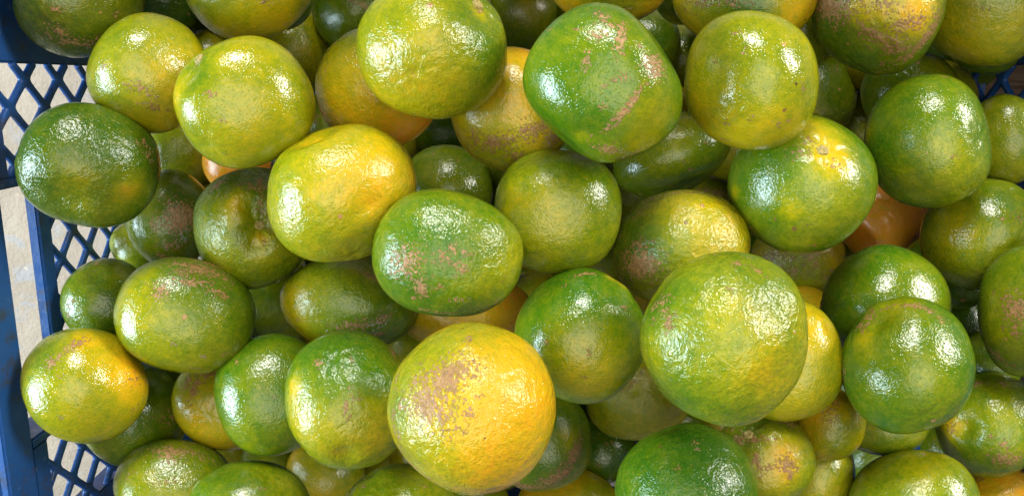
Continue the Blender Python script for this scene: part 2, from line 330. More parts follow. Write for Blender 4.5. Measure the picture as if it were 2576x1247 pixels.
# ------------------------------------------------------------------ mandarins
FRUITS = [
  # label, centre (m), rotation, radii (m), ripeness, wrinkling, specks, tone, low detail, boxy, ripeness patches, scars, dents, stem
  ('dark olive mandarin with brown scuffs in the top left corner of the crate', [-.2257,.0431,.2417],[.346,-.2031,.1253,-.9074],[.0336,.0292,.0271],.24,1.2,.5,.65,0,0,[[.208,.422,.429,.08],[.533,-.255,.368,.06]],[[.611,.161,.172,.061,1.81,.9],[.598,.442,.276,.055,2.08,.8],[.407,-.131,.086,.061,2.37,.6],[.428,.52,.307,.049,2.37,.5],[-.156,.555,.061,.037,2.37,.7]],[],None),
  ('lime yellow mandarin with a short rusty streak, left of the row beside the blue lattice', [-.1847,.0036,.2594],[.9108,.0788,.1893,.3583],[.0303,.0286,.0249],.45,.9,.5,.95,0,0,[[.228,-.29,.523,.16],[-.498,.328,.393,-.06],[-.171,-.847,.327,.16],[.366,.807,.393,-.05]],[[-.295,-.108,.144,.065,-1.61,.9],[-.387,-.397,.131,.052,-1.15,.8],[-.442,.557,.059,.059,-.78,.7],[-.391,.081,.059,.052,-.78,.8]],[[.933,-.345,.327,-.05]],None),
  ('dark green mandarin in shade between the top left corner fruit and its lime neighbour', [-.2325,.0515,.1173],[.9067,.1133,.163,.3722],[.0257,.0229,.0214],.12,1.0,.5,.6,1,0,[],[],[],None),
  ('smooth yellow olive mandarin cut by the top edge, above the bright lime one', [-.1419,.052,.2248],[.2038,-.135,.0845,-.966],[.0351,.031,.0293],.47,1.0,.5,1.0,0,0,[[-.086,.794,.561,.1],[.483,.594,.374,.05],[.776,.096,.311,-.08]],[[-.072,.378,.062,.037,2.7,.8]],[],None),
  ('shadowed brownish yellow mandarin seen through the gap left of the largest top fruit', [-.1699,.0196,.0537],[.9073,.067,.1146,.399],[.0358,.0335,.0287],.45,1.4,.5,1.0,1,0,[[.034,-.362,.422,.1]],[],[],None),
  ('bright lime mandarin with a yellow stem hollow on its left shoulder', [-.1319,-.0117,.2758],[.209,-.1561,.0195,-.9652],[.0335,.0318,.0274],.45,.8,.5,1.0,0,1,[[.415,-.686,.263,-.3],[.779,-.527,.176,.25],[.042,-.674,.164,.14],[-.28,.324,.527,.05],[.218,.689,.702,.02],[.53,-.709,.117,.2]],[[.371,-.308,.053,.053,2.69,.8],[.385,.049,.029,.029,2.69,.7],[.569,.518,.041,.023,2.69,.6],[.295,-.864,.117,.041,-2.87,.7],[-.602,.313,.035,.07,2.69,.4]],[[.507,-.731,.187,-.05],[.076,-.858,.234,.02],[.757,-.381,.351,.01]],[.281,-.877]),
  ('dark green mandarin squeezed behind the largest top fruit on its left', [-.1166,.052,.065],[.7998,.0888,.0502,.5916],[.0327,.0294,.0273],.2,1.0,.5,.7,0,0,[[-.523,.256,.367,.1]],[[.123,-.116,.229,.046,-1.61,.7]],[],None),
  ('large yellow green mandarin with a stem button, cut by the top edge at mid picture', [-.0381,.0144,.2792],[.001,-.0472,.0179,-.9987],[.0367,.0332,.0307],.51,1.6,.5,.93,0,0,[[-.553,-.366,.381,-.22],[-.828,.254,.326,-.26],[-.768,-.592,.272,-.2],[-.662,-.547,.12,.32],[.051,-.31,.163,.12],[.677,-.48,.326,-.08],[-.449,.818,.326,-.05],[.437,.592,.435,.06],[.822,.515,.218,.04]],[[-.637,-.592,.054,.044,3.14,.8]],[[-.296,.649,.218,-.012],[-.558,-.592,.326,-.05],[.052,-.254,.272,.02],[.55,-.254,.163,-.01]],[-.638,-.671]),
  ('ochre mandarin blushing orange below, tucked under the large top fruit', [-.0719,-.0044,.2359],[.978,.0107,.0795,.1927],[.0339,.0333,.0292],.65,1.3,.5,1.0,0,0,[[.456,-.856,.506,.45],[-.04,-.795,.316,.1],[-.182,.916,.443,-.25],[-.664,.292,.253,-.04],[-.268,-.218,.316,.05]],[[-.163,.956,.044,.032,-.4,.8],[-.357,.902,.038,.032,-.4,.7],[-.678,.573,.063,.127,-.4,.3]],[[-.229,-.441,.38,-.05]],None),
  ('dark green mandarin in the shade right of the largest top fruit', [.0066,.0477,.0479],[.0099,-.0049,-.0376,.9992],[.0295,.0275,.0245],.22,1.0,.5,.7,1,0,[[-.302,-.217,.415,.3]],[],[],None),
  ('green and orange mandarin with scabbed right side, at the top edge above the scarred green', [.0548,.0553,.202],[.0248,-.0552,-.0585,.9965],[.0348,.0254,.0265],.45,1.0,.5,1.0,0,0,[[.679,.573,.333,.4],[-.804,.443,.296,.35],[-.098,.569,.444,-.12]],[[-.533,.797,.222,.089,-2.54,1],[-.75,.615,.103,.089,-2.08,.8],[.483,.604,.133,.037,2.97,.6],[-.358,.571,.133,.03,-3.08,.6]],[],None),
  ('yellow orange mandarin with a network of scabs, half behind the scarred green one', [.0004,-.0162,.2402],[.7045,-.0133,.0127,.7094],[.0332,.0328,.028],.63,1.2,.5,1.0,0,0,[[.944,-.203,.388,.22],[.177,-.264,.388,.06],[-.266,.33,.388,.05],[-.335,-.391,.259,.06],[-.779,.005,.388,-.2],[-.327,.724,.259,-.05]],[[-.49,.233,.272,.104,-1.24,1],[-.283,-.326,.181,.104,-1.41,1],[-.716,-.061,.142,.091,-2.09,.8],[-.424,.593,.091,.129,-1.07,.8],[-.4,-.653,.129,.129,-1.58,.9],[-.585,.43,.129,.052,-1.58,.6],[-.43,-.259,.162,.052,-1.58,.6]],[[.181,.327,.324,-.03]],None),
  ('large glossy green mandarin with a diagonal tan scar streak', [.0422,-.0025,.3026],[.2443,-.0546,-.0104,.9681],[.0358,.0352,.0302],.13,.8,.5,1.0,0,0,[[-.624,.151,.357,.2],[.611,-.274,.408,.08],[-.132,-.624,.306,.05],[-.629,-.258,.306,.1],[-.546,.745,.306,.18],[-.075,.742,.102,.3],[-.853,.142,.255,.12],[.865,.213,.255,.06]],[[-.365,.107,.265,.036,-1.73,1.2],[-.302,.415,.112,.031,-1.76,1.0],[.399,-.681,.112,.046,2.6,.9],[.086,-.562,.051,.153,-2.81,1.0],[.237,-.654,.133,.041,-2.81,.7],[-.435,-.5,.143,.112,-1.94,1.0],[-.115,-.162,.082,.041,-2.64,.9],[.33,-.138,.041,.082,-2.64,.8],[.344,-.479,.071,.046,-2.64,.8],[-.452,.681,.112,.102,-2.99,1.1],[-.287,.754,.082,.041,3.12,.9],[-.723,.59,.153,.031,-2.29,.9],[-.12,.224,.046,.036,-2.64,.8],[.598,-.409,.046,.031,-2.64,.7],[.875,-.275,.026,.031,-2.64,.7],[-.144,-.601,.041,.031,-2.64,.7],[-.021,.017,.041,.041,-2.64,.6],[-.175,.658,.031,.026,-2.64,.7]],[[-.466,-.865,.383,-.09],[.261,.927,.357,-.06],[-.153,.671,.204,-.035],[-.993,.057,.306,.03],[.106,-.0,.281,-.02]],None),
  ('dim green mandarin peeping out behind the scarred green fruit at upper right', [.0969,.0243,.0825],[.5467,-.056,-.0607,.8333],[.0261,.0246,.0213],.26,1.0,.5,1.0,0,0,[],[],[],None),
  ('tan orange and yellow mandarin cut by the top edge above the smooth lime green one', [.1268,.0446,.2218],[.0534,-.1311,-.0543,.9884],[.0387,.0282,.0292],.57,1.0,.5,1.0,0,0,[[.638,.588,.443,.12],[-.73,.112,.38,.2],[.19,.232,.38,-.2],[-.179,.11,.253,-.3]],[[.528,.165,.253,.057,-3.01,.7],[.091,.145,.19,.057,3.04,.7],[.667,.369,.127,.063,-3.01,.4]],[],None),
  ('smooth lime green mandarin with a golden underside, right of the scarred green one', [.1153,-.0011,.2859],[.5764,-.1158,-.0813,.8048],[.0339,.0306,.0273],.41,.6,.7,1.0,0,0,[[-.746,.291,.461,.18],[-.412,.811,.346,.1],[.838,-.07,.346,.0],[.568,.386,.346,-.06],[-.03,-.613,.346,-.08],[-.512,-.279,.346,.04],[.299,.842,.231,.06]],[[.668,-.012,.046,.035,-1.87,.8],[.409,-.019,.035,.029,-1.87,.7],[-.43,.505,.058,.046,-1.87,.8],[.445,.405,.035,.029,-1.87,.7],[-.63,-.168,.04,.035,-1.87,.7],[-.652,.598,.069,.029,-1.87,.6],[-.275,-.688,.035,.052,-1.87,.7],[-.629,-.337,.046,.029,-1.87,.6],[-.443,.136,.029,.046,-1.87,.6]],[[.817,.435,.346,.01]],None),
  ('green mandarin with heavy crusty scars and a yellow patch, at the upper right', [.194,.0375,.2364],[.4063,-.169,-.1205,.8899],[.0358,.0317,.0293],.22,1.4,.5,1.0,0,0,[[-.38,-.478,.265,.38],[.135,.189,.176,.35],[-.349,-.057,.294,.18],[-.471,-.257,.235,.2],[-.252,.831,.471,-.06],[-.054,-.068,.176,.15]],[[.439,.505,.294,.2,-2.42,1.25],[-.386,.232,.353,.059,-2.51,1],[-.202,.272,.235,.053,-2.78,.9],[-.629,.166,.265,.106,-2.6,1],[-.799,-.144,.071,.353,-2.86,1.1],[-.693,-.489,.118,.235,-2.6,.9],[-.422,-.148,.176,.094,-2.06,.9],[-.8,.19,.235,.047,-1.71,1],[-.483,-.321,.147,.071,-2.24,.7],[.341,.286,.176,.071,-2.24,.8],[.14,.654,.059,.047,-2.24,.8],[-.031,-.087,.153,.082,-2.24,.7]],[[-.346,-.579,.294,.03]],None),
  ('yellow green mandarin in the top right corner beside the crusty scarred one', [.2562,.0409,.2256],[.4049,-.2127,-.1426,.8778],[.0345,.0296,.027],.39,1.3,.5,1.0,0,0,[[-.11,.402,.371,.1],[-.559,-.236,.247,.2],[-.502,.626,.495,.1],[-.258,-.316,.309,-.05]],[[-.09,.009,.049,.025,-2.23,.5]],[],None),
  ('dim green mandarin lying in the gap under the crusty scarred fruit', [.2416,-.0091,.185],[.1765,-.2225,-.0323,.9583],[.0291,.0259,.0229],.22,1.2,.5,.8,0,0,[[-.309,-.623,.495,.16]],[],[],None),
  ('small shaded yellow olive mandarin against the right crate lattice', [.2748,-.0122,.1567],[.5667,-.2003,-.1309,.7884],[.0249,.0211,.0197],.45,1.0,.5,1.0,1,0,[],[],[],None),
  ('shaded dark green mandarin right under the top right corner fruit', [.2786,.022,.1938],[.2178,-.2455,-.0776,.9414],[.0205,.0176,.0166],.16,1.0,.5,1.0,1,0,[],[],[],None),
  ('glossy green mandarin half hidden behind the smooth lime green one', [.2219,-.0125,.0825],[.5512,-.1518,-.0907,.8154],[.0307,.0278,.0257],.29,1.3,.5,.9,0,0,[[-.422,.358,.383,.2],[.446,-.572,.383,-.05]],[[.457,-.68,.057,.096,-2.43,.6]],[],None),
  ('round green mandarin with a faint tan cheek, right of the yellow stemmed one', [.2196,-.0323,.253],[.6126,-.2037,-.1211,.754],[.0359,.0304,.0273],.17,1.0,.5,1.0,0,0,[[-.175,-.278,.42,.2],[-.754,-.562,.36,.18],[.31,.891,.12,.3],[.405,.379,.36,-.03],[.644,-.713,.3,.08],[-.763,.122,.42,.06]],[[-.257,-.421,.06,.024,-1.73,.5],[-.189,.004,.096,.036,-1.73,.3],[.871,-.406,.036,.018,-1.73,.6]],[[.016,-.928,.36,-.03],[-.553,-.827,.24,.02]],None),
  ('olive green mandarin at the right edge behind the round green one', [.276,-.0328,.229],[.6211,-.2272,-.1499,.735],[.0255,.0185,.0184],.31,.8,.5,1.0,0,0,[[-.661,.174,.565,.1]],[],[],None),
  ('green mandarin with a stem button in an orange yellow blotch', [.148,-.0526,.2699],[.0056,.1707,-.0617,-.9834],[.0364,.0353,.0317],.22,1.0,.5,1.0,0,0,[[-.398,-.402,.188,.4],[-.205,-.631,.199,.28],[-.458,-.201,.243,.16],[-.493,-.692,.221,.1],[.863,.131,.077,.4],[.104,.353,.11,.28],[-.005,.438,.442,.14],[.599,-.19,.331,-.1],[.405,.789,.442,-.03],[-.063,-.889,.221,.25],[-.741,.315,.331,.05]],[[-.1,-.601,.066,.05,-3.13,.8],[.026,-.427,.144,.088,-3.13,.45],[-.402,-.287,.077,.055,-3.13,.5],[-.115,.552,.033,.028,-3.13,.6],[.622,.647,.066,.044,-3.13,.5]],[[-.3,-.488,.188,-.015],[-.135,-.371,.099,.008]],[-.279,-.488]),
  ('plain orange mandarin wedged low between green ones at the right', [.268,-.0983,.1033],[.6003,-.2165,-.07,.7667],[.0305,.0293,.0248],.99,.5,.1,1.0,0,0,[],[],[[-.089,.137,.278,-.02]],None),
  ('green mandarin with a mellow tan left side near the right edge', [.2629,-.0846,.2363],[.7108,-.238,-.1365,.6477],[.032,.0293,.0261],.31,1.0,.5,1.0,0,0,[[.064,.425,.34,.2],[-.316,.628,.34,.06],[-.333,-.31,.476,.06],[.513,-.301,.34,-.05]],[[.267,-.309,.054,.034,-1.44,.7],[.336,-.565,.136,.082,-1.44,.3]],[[.876,-.374,.272,.02]],None),
  ('dull olive kidney shaped mandarin under the scarred green one', [.0969,-.045,.1926],[.1749,.088,-.0617,-.9787],[.0359,.0268,.0257],.29,.8,.5,.85,0,0,[[-.13,-.242,.461,.06],[-.581,.735,.461,-.05]],[[-.218,.437,.031,.031,2.69,.8],[-.165,.231,.031,.023,2.69,.7],[-.591,-.001,.046,.031,2.69,.6]],[[-.124,.895,.461,-.12]],None),
  ('reddish brown shaded mandarin between the kidney shaped and the dark blotched yellow one', [.147,-.0956,.0778],[.013,-.1192,.0753,.9899],[.0278,.0248,.0222],.35,1.0,.5,1.0,1,0,[],[[-.137,-.432,.679,.181,-3.09,.9]],[],None),
  ('plain olive green mandarin right of the wet green center one', [.023,-.0664,.2717],[.0222,-.0295,.0795,.9961],[.0337,.0329,.0277],.3,1.1,.2,1.0,0,0,[[.613,-.106,.184,.16],[.064,-.072,.369,.12],[-.028,.547,.492,.1],[.456,-.613,.246,.04],[-.514,-.661,.307,-.08]],[[.075,-.881,.086,.025,-3.09,.2]],[[.465,-.799,.246,-.03]],None),
  ('shadowed green mandarin between the yellow dimpled and the olive green ones', [-.0442,-.0726,.1369],[.0194,-.0415,-.0653,-.9968],[.032,.03,.027],.26,.8,.5,.8,0,0,[[.188,-.504,.436,.06]],[[-.215,-.611,.044,.035,3.09,.7]],[[.527,-.475,.261,-.04]],None),
  ('very dark green mandarin in the gap below the ochre one', [-.0522,-.0425,.0667],[.0153,-.0428,-.0338,-.9984],[.0232,.02,.0185],.18,1.0,.5,1.0,1,0,[],[],[],None),
  ('dark green lumpy mandarin pressed against the left lattice, with a yellow spot', [-.2105,-.0422,.2791],[.1498,.2279,.0839,.9584],[.0326,.0311,.0272],.17,1.5,.1,.62,0,1,[[-.583,.232,.176,.42],[.125,.184,.176,.16],[.403,.666,.47,.08],[.75,-.353,.293,-.06],[-.004,.74,.411,.12]],[[-.634,-.511,.094,.035,3.03,.8],[-.695,-.365,.082,.053,3.03,.8],[-.575,-.573,.029,.047,-2.85,.6],[-.489,-.534,.029,.023,-2.85,.5]],[[.128,.648,.293,-.06],[-.6,.426,.293,-.05],[-.227,.739,.235,.04],[.536,.574,.235,-.03],[-.602,.194,.153,.015]],None),
  ('shiny yellow mandarin with a dent at top and an orange dimple', [-.0856,-.0559,.2815],[.2473,-.1184,-.0401,-.9608],[.0384,.0334,.0313],.53,1.4,.2,1.0,0,0,[[-.269,.36,.154,.26],[-.602,-.003,.33,.12],[-.435,.093,.22,.1],[-.881,.316,.154,.28],[-.032,-.957,.154,.3],[.43,-.746,.33,-.08],[.851,.073,.439,-.06],[.347,.813,.494,-.04],[-.099,-.4,.33,.06],[-.328,-.73,.275,-.02]],[[-.041,-.951,.132,.027,2.95,.6]],[[-.067,-.968,.209,-.09],[-.261,.376,.121,-.03],[-.437,.778,.22,-.02],[-.601,-.688,.22,.02]],None),
  ('wrinkled green mandarin showing its stem button and pale scar, under the lime one', [-.1469,-.0823,.2301],[.7229,.0414,.1729,.6677],[.035,.0322,.0298],.25,1.8,.5,1.0,0,0,[[.322,.317,.184,.36],[-.433,-.154,.263,.18],[-.214,-.68,.263,.14],[-.317,.119,.329,.06],[.114,.609,.263,.0],[-.465,.514,.329,.1],[-.176,-.109,.092,.35],[.096,-.398,.197,.1]],[[.645,.613,.132,.066,-1.19,1],[.664,-.069,.053,.171,-1.52,1.0],[.595,.028,.145,.059,-1.86,.7],[.342,-.098,.046,.118,-1.36,.8],[-.237,-.199,.053,.105,-1.86,.6],[-.036,-.337,.092,.046,-1.86,.6]],[[.044,-.099,.224,-.1],[.456,.223,.197,.05],[.162,.276,.184,.03],[.333,.083,.105,-.05],[-.295,-.349,.171,.03],[-.31,-.015,.079,-.02]],[.05,-.098]),
  ('shaded green mandarin with a rosy brown blotch, beside the lumpy dark one', [-.21,-.0835,.1932],[.7176,.0772,.2009,.6624],[.0302,.0251,.0242],.22,.7,.5,.9,0,0,[[.556,.291,.426,.08],[.67,-.605,.341,.1]],[[.007,-.18,.256,.273,-1.53,1.35],[.098,-.446,.136,.136,-1.53,.9],[-.175,.353,.077,.068,-1.53,.8],[-.526,-.02,.205,.102,-1.69,.8],[-.734,.134,.119,.068,-1.53,.8],[-.431,-.376,.085,.051,-1.53,.7],[-.342,-.598,.085,.051,-1.53,.8]],[],None),
  ('pale green sliver of a mandarin against the left lattice', [-.2368,-.1047,.1692],[.0186,.2104,.0978,.9725],[.0213,.0186,.0173],.31,1.0,.5,1.0,0,0,[[.682,-.351,.371,.1]],[],[],None),
  ('small orange patch of a mandarin deep under the bright lime one', [-.1882,-.0541,.1317],[.8784,.0322,.1673,.4465],[.0231,.0222,.0188],.98,1.0,.5,1.0,1,0,[],[],[],None),
  ('wet shiny green mandarin flecked with rusty specks at the picture center', [-.0308,-.0815,.3025],[.0578,.0337,.1078,.9919],[.0367,.0312,.0292],.17,1.5,.5,1.0,0,1,[[-.846,-.083,.339,.24],[-.696,.553,.396,.1],[.579,-.766,.452,.08],[-.311,.355,.226,.12],[.828,.5,.226,.1],[-.439,-.525,.339,.06],[.165,-.818,.339,.04],[.213,.36,.396,-.04]],[[.489,.21,.17,.192,2.86,.8],[.276,.523,.079,.124,3.06,1.1],[-.026,.114,.203,.051,2.66,.75],[-.061,-.076,.045,.079,-3.01,.9],[-.196,-.031,.068,.034,2.66,.9],[.606,.071,.09,.057,-3.01,.7],[-.193,.216,.079,.045,-2.25,.9],[.219,.855,.068,.045,-3.01,.9],[.043,.493,.045,.028,-3.01,.8],[-.181,.65,.102,.034,-3.01,.7],[-.651,.633,.057,.034,-3.01,.9],[-.699,.306,.034,.034,-3.01,.7],[-.045,.883,.113,.023,-3.01,.8],[-.557,.756,.045,.034,-3.01,.8],[.34,.685,.045,.034,-3.01,.8],[.472,.393,.051,.04,-3.01,.8],[-.251,-.007,.045,.034,-3.01,.7],[.336,.16,.068,.113,-3.01,.6],[.049,.154,.113,.045,-3.01,.6]],[[-.295,-.939,.283,-.03],[.28,-.927,.396,.015],[-.673,-.733,.226,-.03]],None),
  ('yellow mandarin with a dark reddish blotch, behind the big yellow green one', [.0884,-.0862,.2668],[.0585,.0971,-.1067,-.9878],[.0363,.0302,.0294],.48,1.8,.5,1.0,0,0,[[-.225,-.684,.438,.12],[.628,.052,.375,-.36],[.269,-.882,.313,-.05],[.696,-.514,.313,-.15],[-.63,-.079,.313,.1],[.044,-.158,.375,-.05]],[[.574,.232,.213,.213,2.24,1.25],[.617,-.086,.125,.113,3.02,.9],[.768,.035,.1,.15,3.02,.8],[-.019,-.932,.375,.031,3.13,.8],[.541,-.67,.088,.05,-2.44,.9],[.825,-.32,.075,.063,3.02,.6]],[[.471,-.487,.375,-.03]],None),
  ('mottled brown and yellow mandarin under the stemmed green one', [.2021,-.1249,.1226],[.0265,.1671,-.1096,-.9795],[.0324,.0286,.0266],.55,1.3,.5,.85,0,0,[[-.643,-.058,.271,.25],[.341,-.224,.451,.05],[-.222,.48,.451,-.2]],[[-.315,-.113,.199,.126,3.12,.9],[.343,-.125,.542,.199,3.12,.6],[-.392,.136,.108,.126,3.12,.7],[.669,-.329,.361,.144,3.12,.5],[-.552,.387,.163,.108,-2.2,.6],[.022,.277,.361,.126,3.12,.6]],[],None),
  ('sliver of yellow green mandarin low beside the big yellow green one', [.224,-.1533,.0898],[.8059,-.1991,-.0772,.5522],[.0262,.0256,.0219],.5,1.0,.5,1.0,1,0,[],[],[],None),
  ('dark green mandarin with a rosy scar cut off by the right edge', [.2689,-.1164,.2789],[.6861,-.2855,-.1199,.6583],[.0347,.0243,.0249],.19,.9,.5,1.0,0,0,[[.163,.666,.326,.06],[-.653,.425,.391,.1],[.733,.303,.326,.05]],[[-.036,.211,.196,.143,-1.78,1.1],[.099,.371,.13,.052,-1.78,.8],[-.772,.41,.196,.091,-2.0,.7],[.726,.643,.17,.052,-.86,.6],[-.332,.176,.078,.091,-1.48,.8],[.163,.666,.039,.026,-1.48,.8],[-.292,.396,.052,.033,-1.48,.5],[-.619,.716,.091,.078,-1.48,.5]],[[.114,.988,.261,-.01]],None),
  ('smooth dark green mandarin behind the ridged green one at lower right', [.2046,-.1224,.2542],[.7603,-.2354,-.0899,.5988],[.0339,.032,.0289],.16,.7,.15,1.0,0,0,[[.255,.795,.38,.05],[.492,-.488,.316,.14],[.783,.369,.38,.0]],[[.51,.032,.019,.019,-1.29,.5]],[],None),
  ('vivid green mandarin with a pale corky ridge across its top', [.1952,-.1383,.3028],[.7483,-.2677,-.076,.6021],[.0337,.0297,.0281],.12,1.0,.5,1.0,0,0,[[-.301,-.277,.588,.16],[.225,.692,.129,.3],[.015,.574,.141,.2],[.741,.126,.353,.04],[.78,.321,.176,.2],[-.28,-.578,.294,.06],[-.747,.031,.353,.0],[.531,.682,.129,.14]],[[.495,.703,.071,.176,-1.74,.75],[.694,.481,.2,.035,-1.13,.55],[.813,.085,.259,.041,-1.45,.9],[.79,-.167,.141,.041,-1.74,.9],[.39,.798,.118,.053,-1.31,.8],[-.353,.861,.047,.106,-1.31,.8]],[[.494,.55,.141,-.04],[.757,.069,.294,.02],[.882,.164,.235,.02],[.659,.656,.141,.03],[.623,.34,.235,-.02]],None),
  ('biggest yellow green mandarin, with a green left shoulder, right of center', [.0903,-.1061,.3539],[.8061,-.199,-.0201,.557],[.0362,.0348,.0306],.45,1.7,.5,1.0,0,0,[[.077,.824,.257,-.34],[.795,-.068,.514,-.14],[.453,.398,.234,.04],[-.496,-.243,.28,.03],[-.726,.319,.374,-.16],[-.817,-.324,.561,-.12],[-.26,-.45,.327,.16],[-.146,-.605,.234,.06],[.219,-.758,.234,-.06],[.343,.05,.187,.1],[-.321,.686,.234,.04],[.923,.236,.28,-.12]],[[.065,.829,.131,.065,-1.36,.8],[-.081,.618,.065,.065,-1.18,1.0],[-.005,.715,.056,.037,-1.18,.7],[.79,.167,.047,.056,-1.88,.9],[.804,-.09,.075,.033,-1.53,.9],[.473,.103,.028,.019,-1.18,.7],[-.175,.575,.023,.023,-1.18,.8],[-.148,.782,.023,.023,-1.18,.6],[.276,.83,.019,.019,-1.18,.5],[.911,.08,.037,.037,-1.18,.6]],[[.151,-.837,.28,-.02],[.119,.968,.234,-.03],[-.284,-.762,.28,-.03],[.738,-.546,.187,.015],[-.793,-.601,.28,.03],[.416,-.375,.168,-.03]],None),
  ('bright yellow mandarin tucked behind the right side of the biggest one', [.1436,-.1434,.2793],[.6822,-.2318,.0017,.6934],[.0323,.0299,.0255],.51,1.2,.1,1.0,0,0,[[.418,-.565,.326,.1],[-.407,-.761,.326,-.08],[-.686,-.163,.391,.06],[.665,-.301,.261,.08]],[],[[.488,-.698,.091,-.02],[.608,-.499,.091,.02]],None),
  ('golden sliver of a mandarin peeking over the bright yellow one', [.1989,-.1637,.1525],[.3454,.1117,-.1952,-.9111],[.0262,.0254,.0216],.78,1.0,.5,1.0,0,0,[[-.728,.393,.307,.1]],[],[],None),
  ('deep green mandarin with a short corky scar at its upper right', [.0348,-.126,.2944],[.7239,-.1442,.0746,.6705],[.0336,.0318,.0287],.14,.9,.5,1.0,0,0,[[-.54,-.285,.487,.24],[-.749,.074,.365,.2],[-.122,.379,.365,.04],[.79,-.548,.097,.55],[.862,-.354,.073,.45],[-.084,-.058,.365,.1],[-.705,.667,.244,.12]],[[.858,.036,.134,.037,-.99,.8],[.73,-.639,.158,.03,-2.02,.8],[.865,-.385,.085,.03,-1.98,.6],[-.224,-.157,.043,.03,-1.49,.9],[.467,-.595,.037,.03,-1.49,.9],[-.113,.487,.03,.024,-1.49,.9],[.686,.31,.03,.024,-1.49,.8],[-.556,-.098,.049,.037,-1.49,.3]],[[.935,-.159,.304,.02],[.707,-.618,.122,.02]],None),
  ('strip of shaded green mandarin between the olive and deep green ones', [.06,-.1391,.0972],[.0089,.0491,-.1167,-.9919],[.0228,.0189,.0182],.3,1.0,.5,1.0,0,0,[],[],[],None),
  ('green mandarin with a broad pale glare, beside the left lattice', [-.2329,-.1247,.2339],[.7736,.039,.2607,.5762],[.0246,.0233,.0208],.22,1.0,.5,.9,0,0,[[.274,.366,.452,.06],[-.279,-.603,.452,-.05]],[[-.379,.731,.072,.181,-1.36,.5]],[[.544,.44,.181,-.03]],None),
  ('oval green mandarin with a rust patch on its upper edge, near the left lattice', [-.1776,-.1257,.2591],[.1611,.1672,.1663,.9584],[.0368,.0311,.0286],.24,1.0,.5,.95,0,1,[[.866,-.237,.37,.16],[-.033,.762,.555,.16],[-.592,.285,.493,.04],[.008,-.669,.431,-.06],[.847,.263,.247,.14],[.32,.302,.37,.05]],[[.043,-.802,.247,.111,3.03,1.1],[.086,-.535,.284,.055,-2.82,.85],[.419,-.278,.086,.111,2.82,.9],[-.3,-.484,.148,.055,3.14,.8],[.183,-.683,.148,.086,-2.41,.9],[-.448,-.678,.037,.031,-2.82,.7],[.038,.497,.037,.025,-2.82,.7],[-.367,.556,.037,.031,-2.82,.8],[-.637,.451,.037,.037,-2.82,.8],[-.328,.793,.049,.025,-2.82,.7],[-.035,-.937,.247,.074,3.03,.9]],[],None),
  ('green mandarin with rusty flecks along its lower right, left of the wet center one', [-.0934,-.1263,.2324],[.0744,.0892,.1419,.983],[.0391,.0278,.0288],.26,1.2,.5,1.0,0,0,[[.757,.116,.414,.24],[.623,.744,.345,.22],[.233,-.474,.483,.05],[-.15,.456,.414,-.06],[-.445,-.094,.414,-.06]],[[-.088,.425,.276,.062,-2.85,.9],[.071,.577,.097,.055,-2.97,.8],[-.254,-.559,.138,.055,2.82,.8],[-.42,.242,.138,.083,-2.32,.8],[-.191,.282,.069,.034,-2.97,.7],[.178,.679,.097,.041,-2.97,.8],[-.062,-.733,.062,.041,-2.97,.7],[-.278,-.605,.083,.069,-2.97,.7],[-.333,.548,.207,.041,-2.97,.7],[-.256,.354,.207,.041,-2.97,.6]],[],None),
  ('golden mandarin sandwiched between the wet center one and the big orange one', [-.0281,-.1385,.2094],[.0055,.0281,.1423,.9894],[.0394,.0244,.0269],.78,1.0,.2,1,0,0,[[-.662,-.251,.468,.14],[.687,.251,.39,-.06],[-.727,-.643,.234,.1]],[],[[.135,.05,.312,-.03]],None),
  ('yellow olive mandarin with an orange blush, overlapping the blue rim at left', [-.227,-.1588,.2761],[.3787,.1552,.2516,.877],[.0316,.0283,.0253],.44,.9,.9,1.0,0,0,[[-.051,-.702,.398,.22],[-.468,-.619,.299,.36],[.455,-.696,.265,.05],[.797,.134,.332,-.14],[-.189,.741,.531,.06],[-.09,-.937,.265,.1],[-.632,.205,.398,.0],[.563,-.49,.199,.2]],[[.582,-.373,.186,.066,-1.46,.8],[.636,.124,.106,.08,-1.62,.9],[.618,-.042,.093,.053,-1.62,.8],[-.47,-.571,.119,.093,-2.36,.4],[.357,.194,.053,.04,-2.36,.5],[-.081,.67,.06,.033,-2.36,.6],[-.824,-.28,.08,.133,-2.95,.3]],[[-.174,-.477,.093,-.01],[-.376,-.627,.199,.02]],None),
  ('shaded green mandarin under the yellow olive one by the blue rim', [-.2267,-.196,.2291],[.5213,.0804,.2772,.8031],[.032,.0288,.0262],.18,.6,.5,.85,0,0,[[-.143,.879,.445,.16],[.161,-.18,.296,.08]],[[-.371,-.571,.296,.163,-2.04,.4]],[],None),
  ('yellow mandarin with brown streaks behind the left green round one', [-.1732,-.1902,.2296],[.2983,.1056,.2333,.9195],[.0296,.0251,.0235],.49,1.0,.5,1.0,0,0,[[.384,.744,.419,.16],[-.286,.469,.503,.12],[.845,-.013,.336,-.06]],[[.62,.096,.084,.185,-2.9,1],[.813,-.037,.101,.168,-2.9,.7],[.629,-.117,.117,.084,-2.51,.7],[.552,-.449,.185,.076,-2.51,.9]],[],None),
  ('clean dark green round mandarin in the lower left', [-.1332,-.1718,.2587],[.5784,.0052,.2354,.781],[.0338,.0311,.0288],.15,1.0,.25,1.0,0,1,[[-.352,.749,.333,.1],[-.526,.235,.399,.08],[.752,-.053,.333,.03],[.53,.308,.266,.06]],[[.656,.374,.033,.027,-1.9,.7],[-.054,.004,.04,.027,-1.9,.4]],[],None),
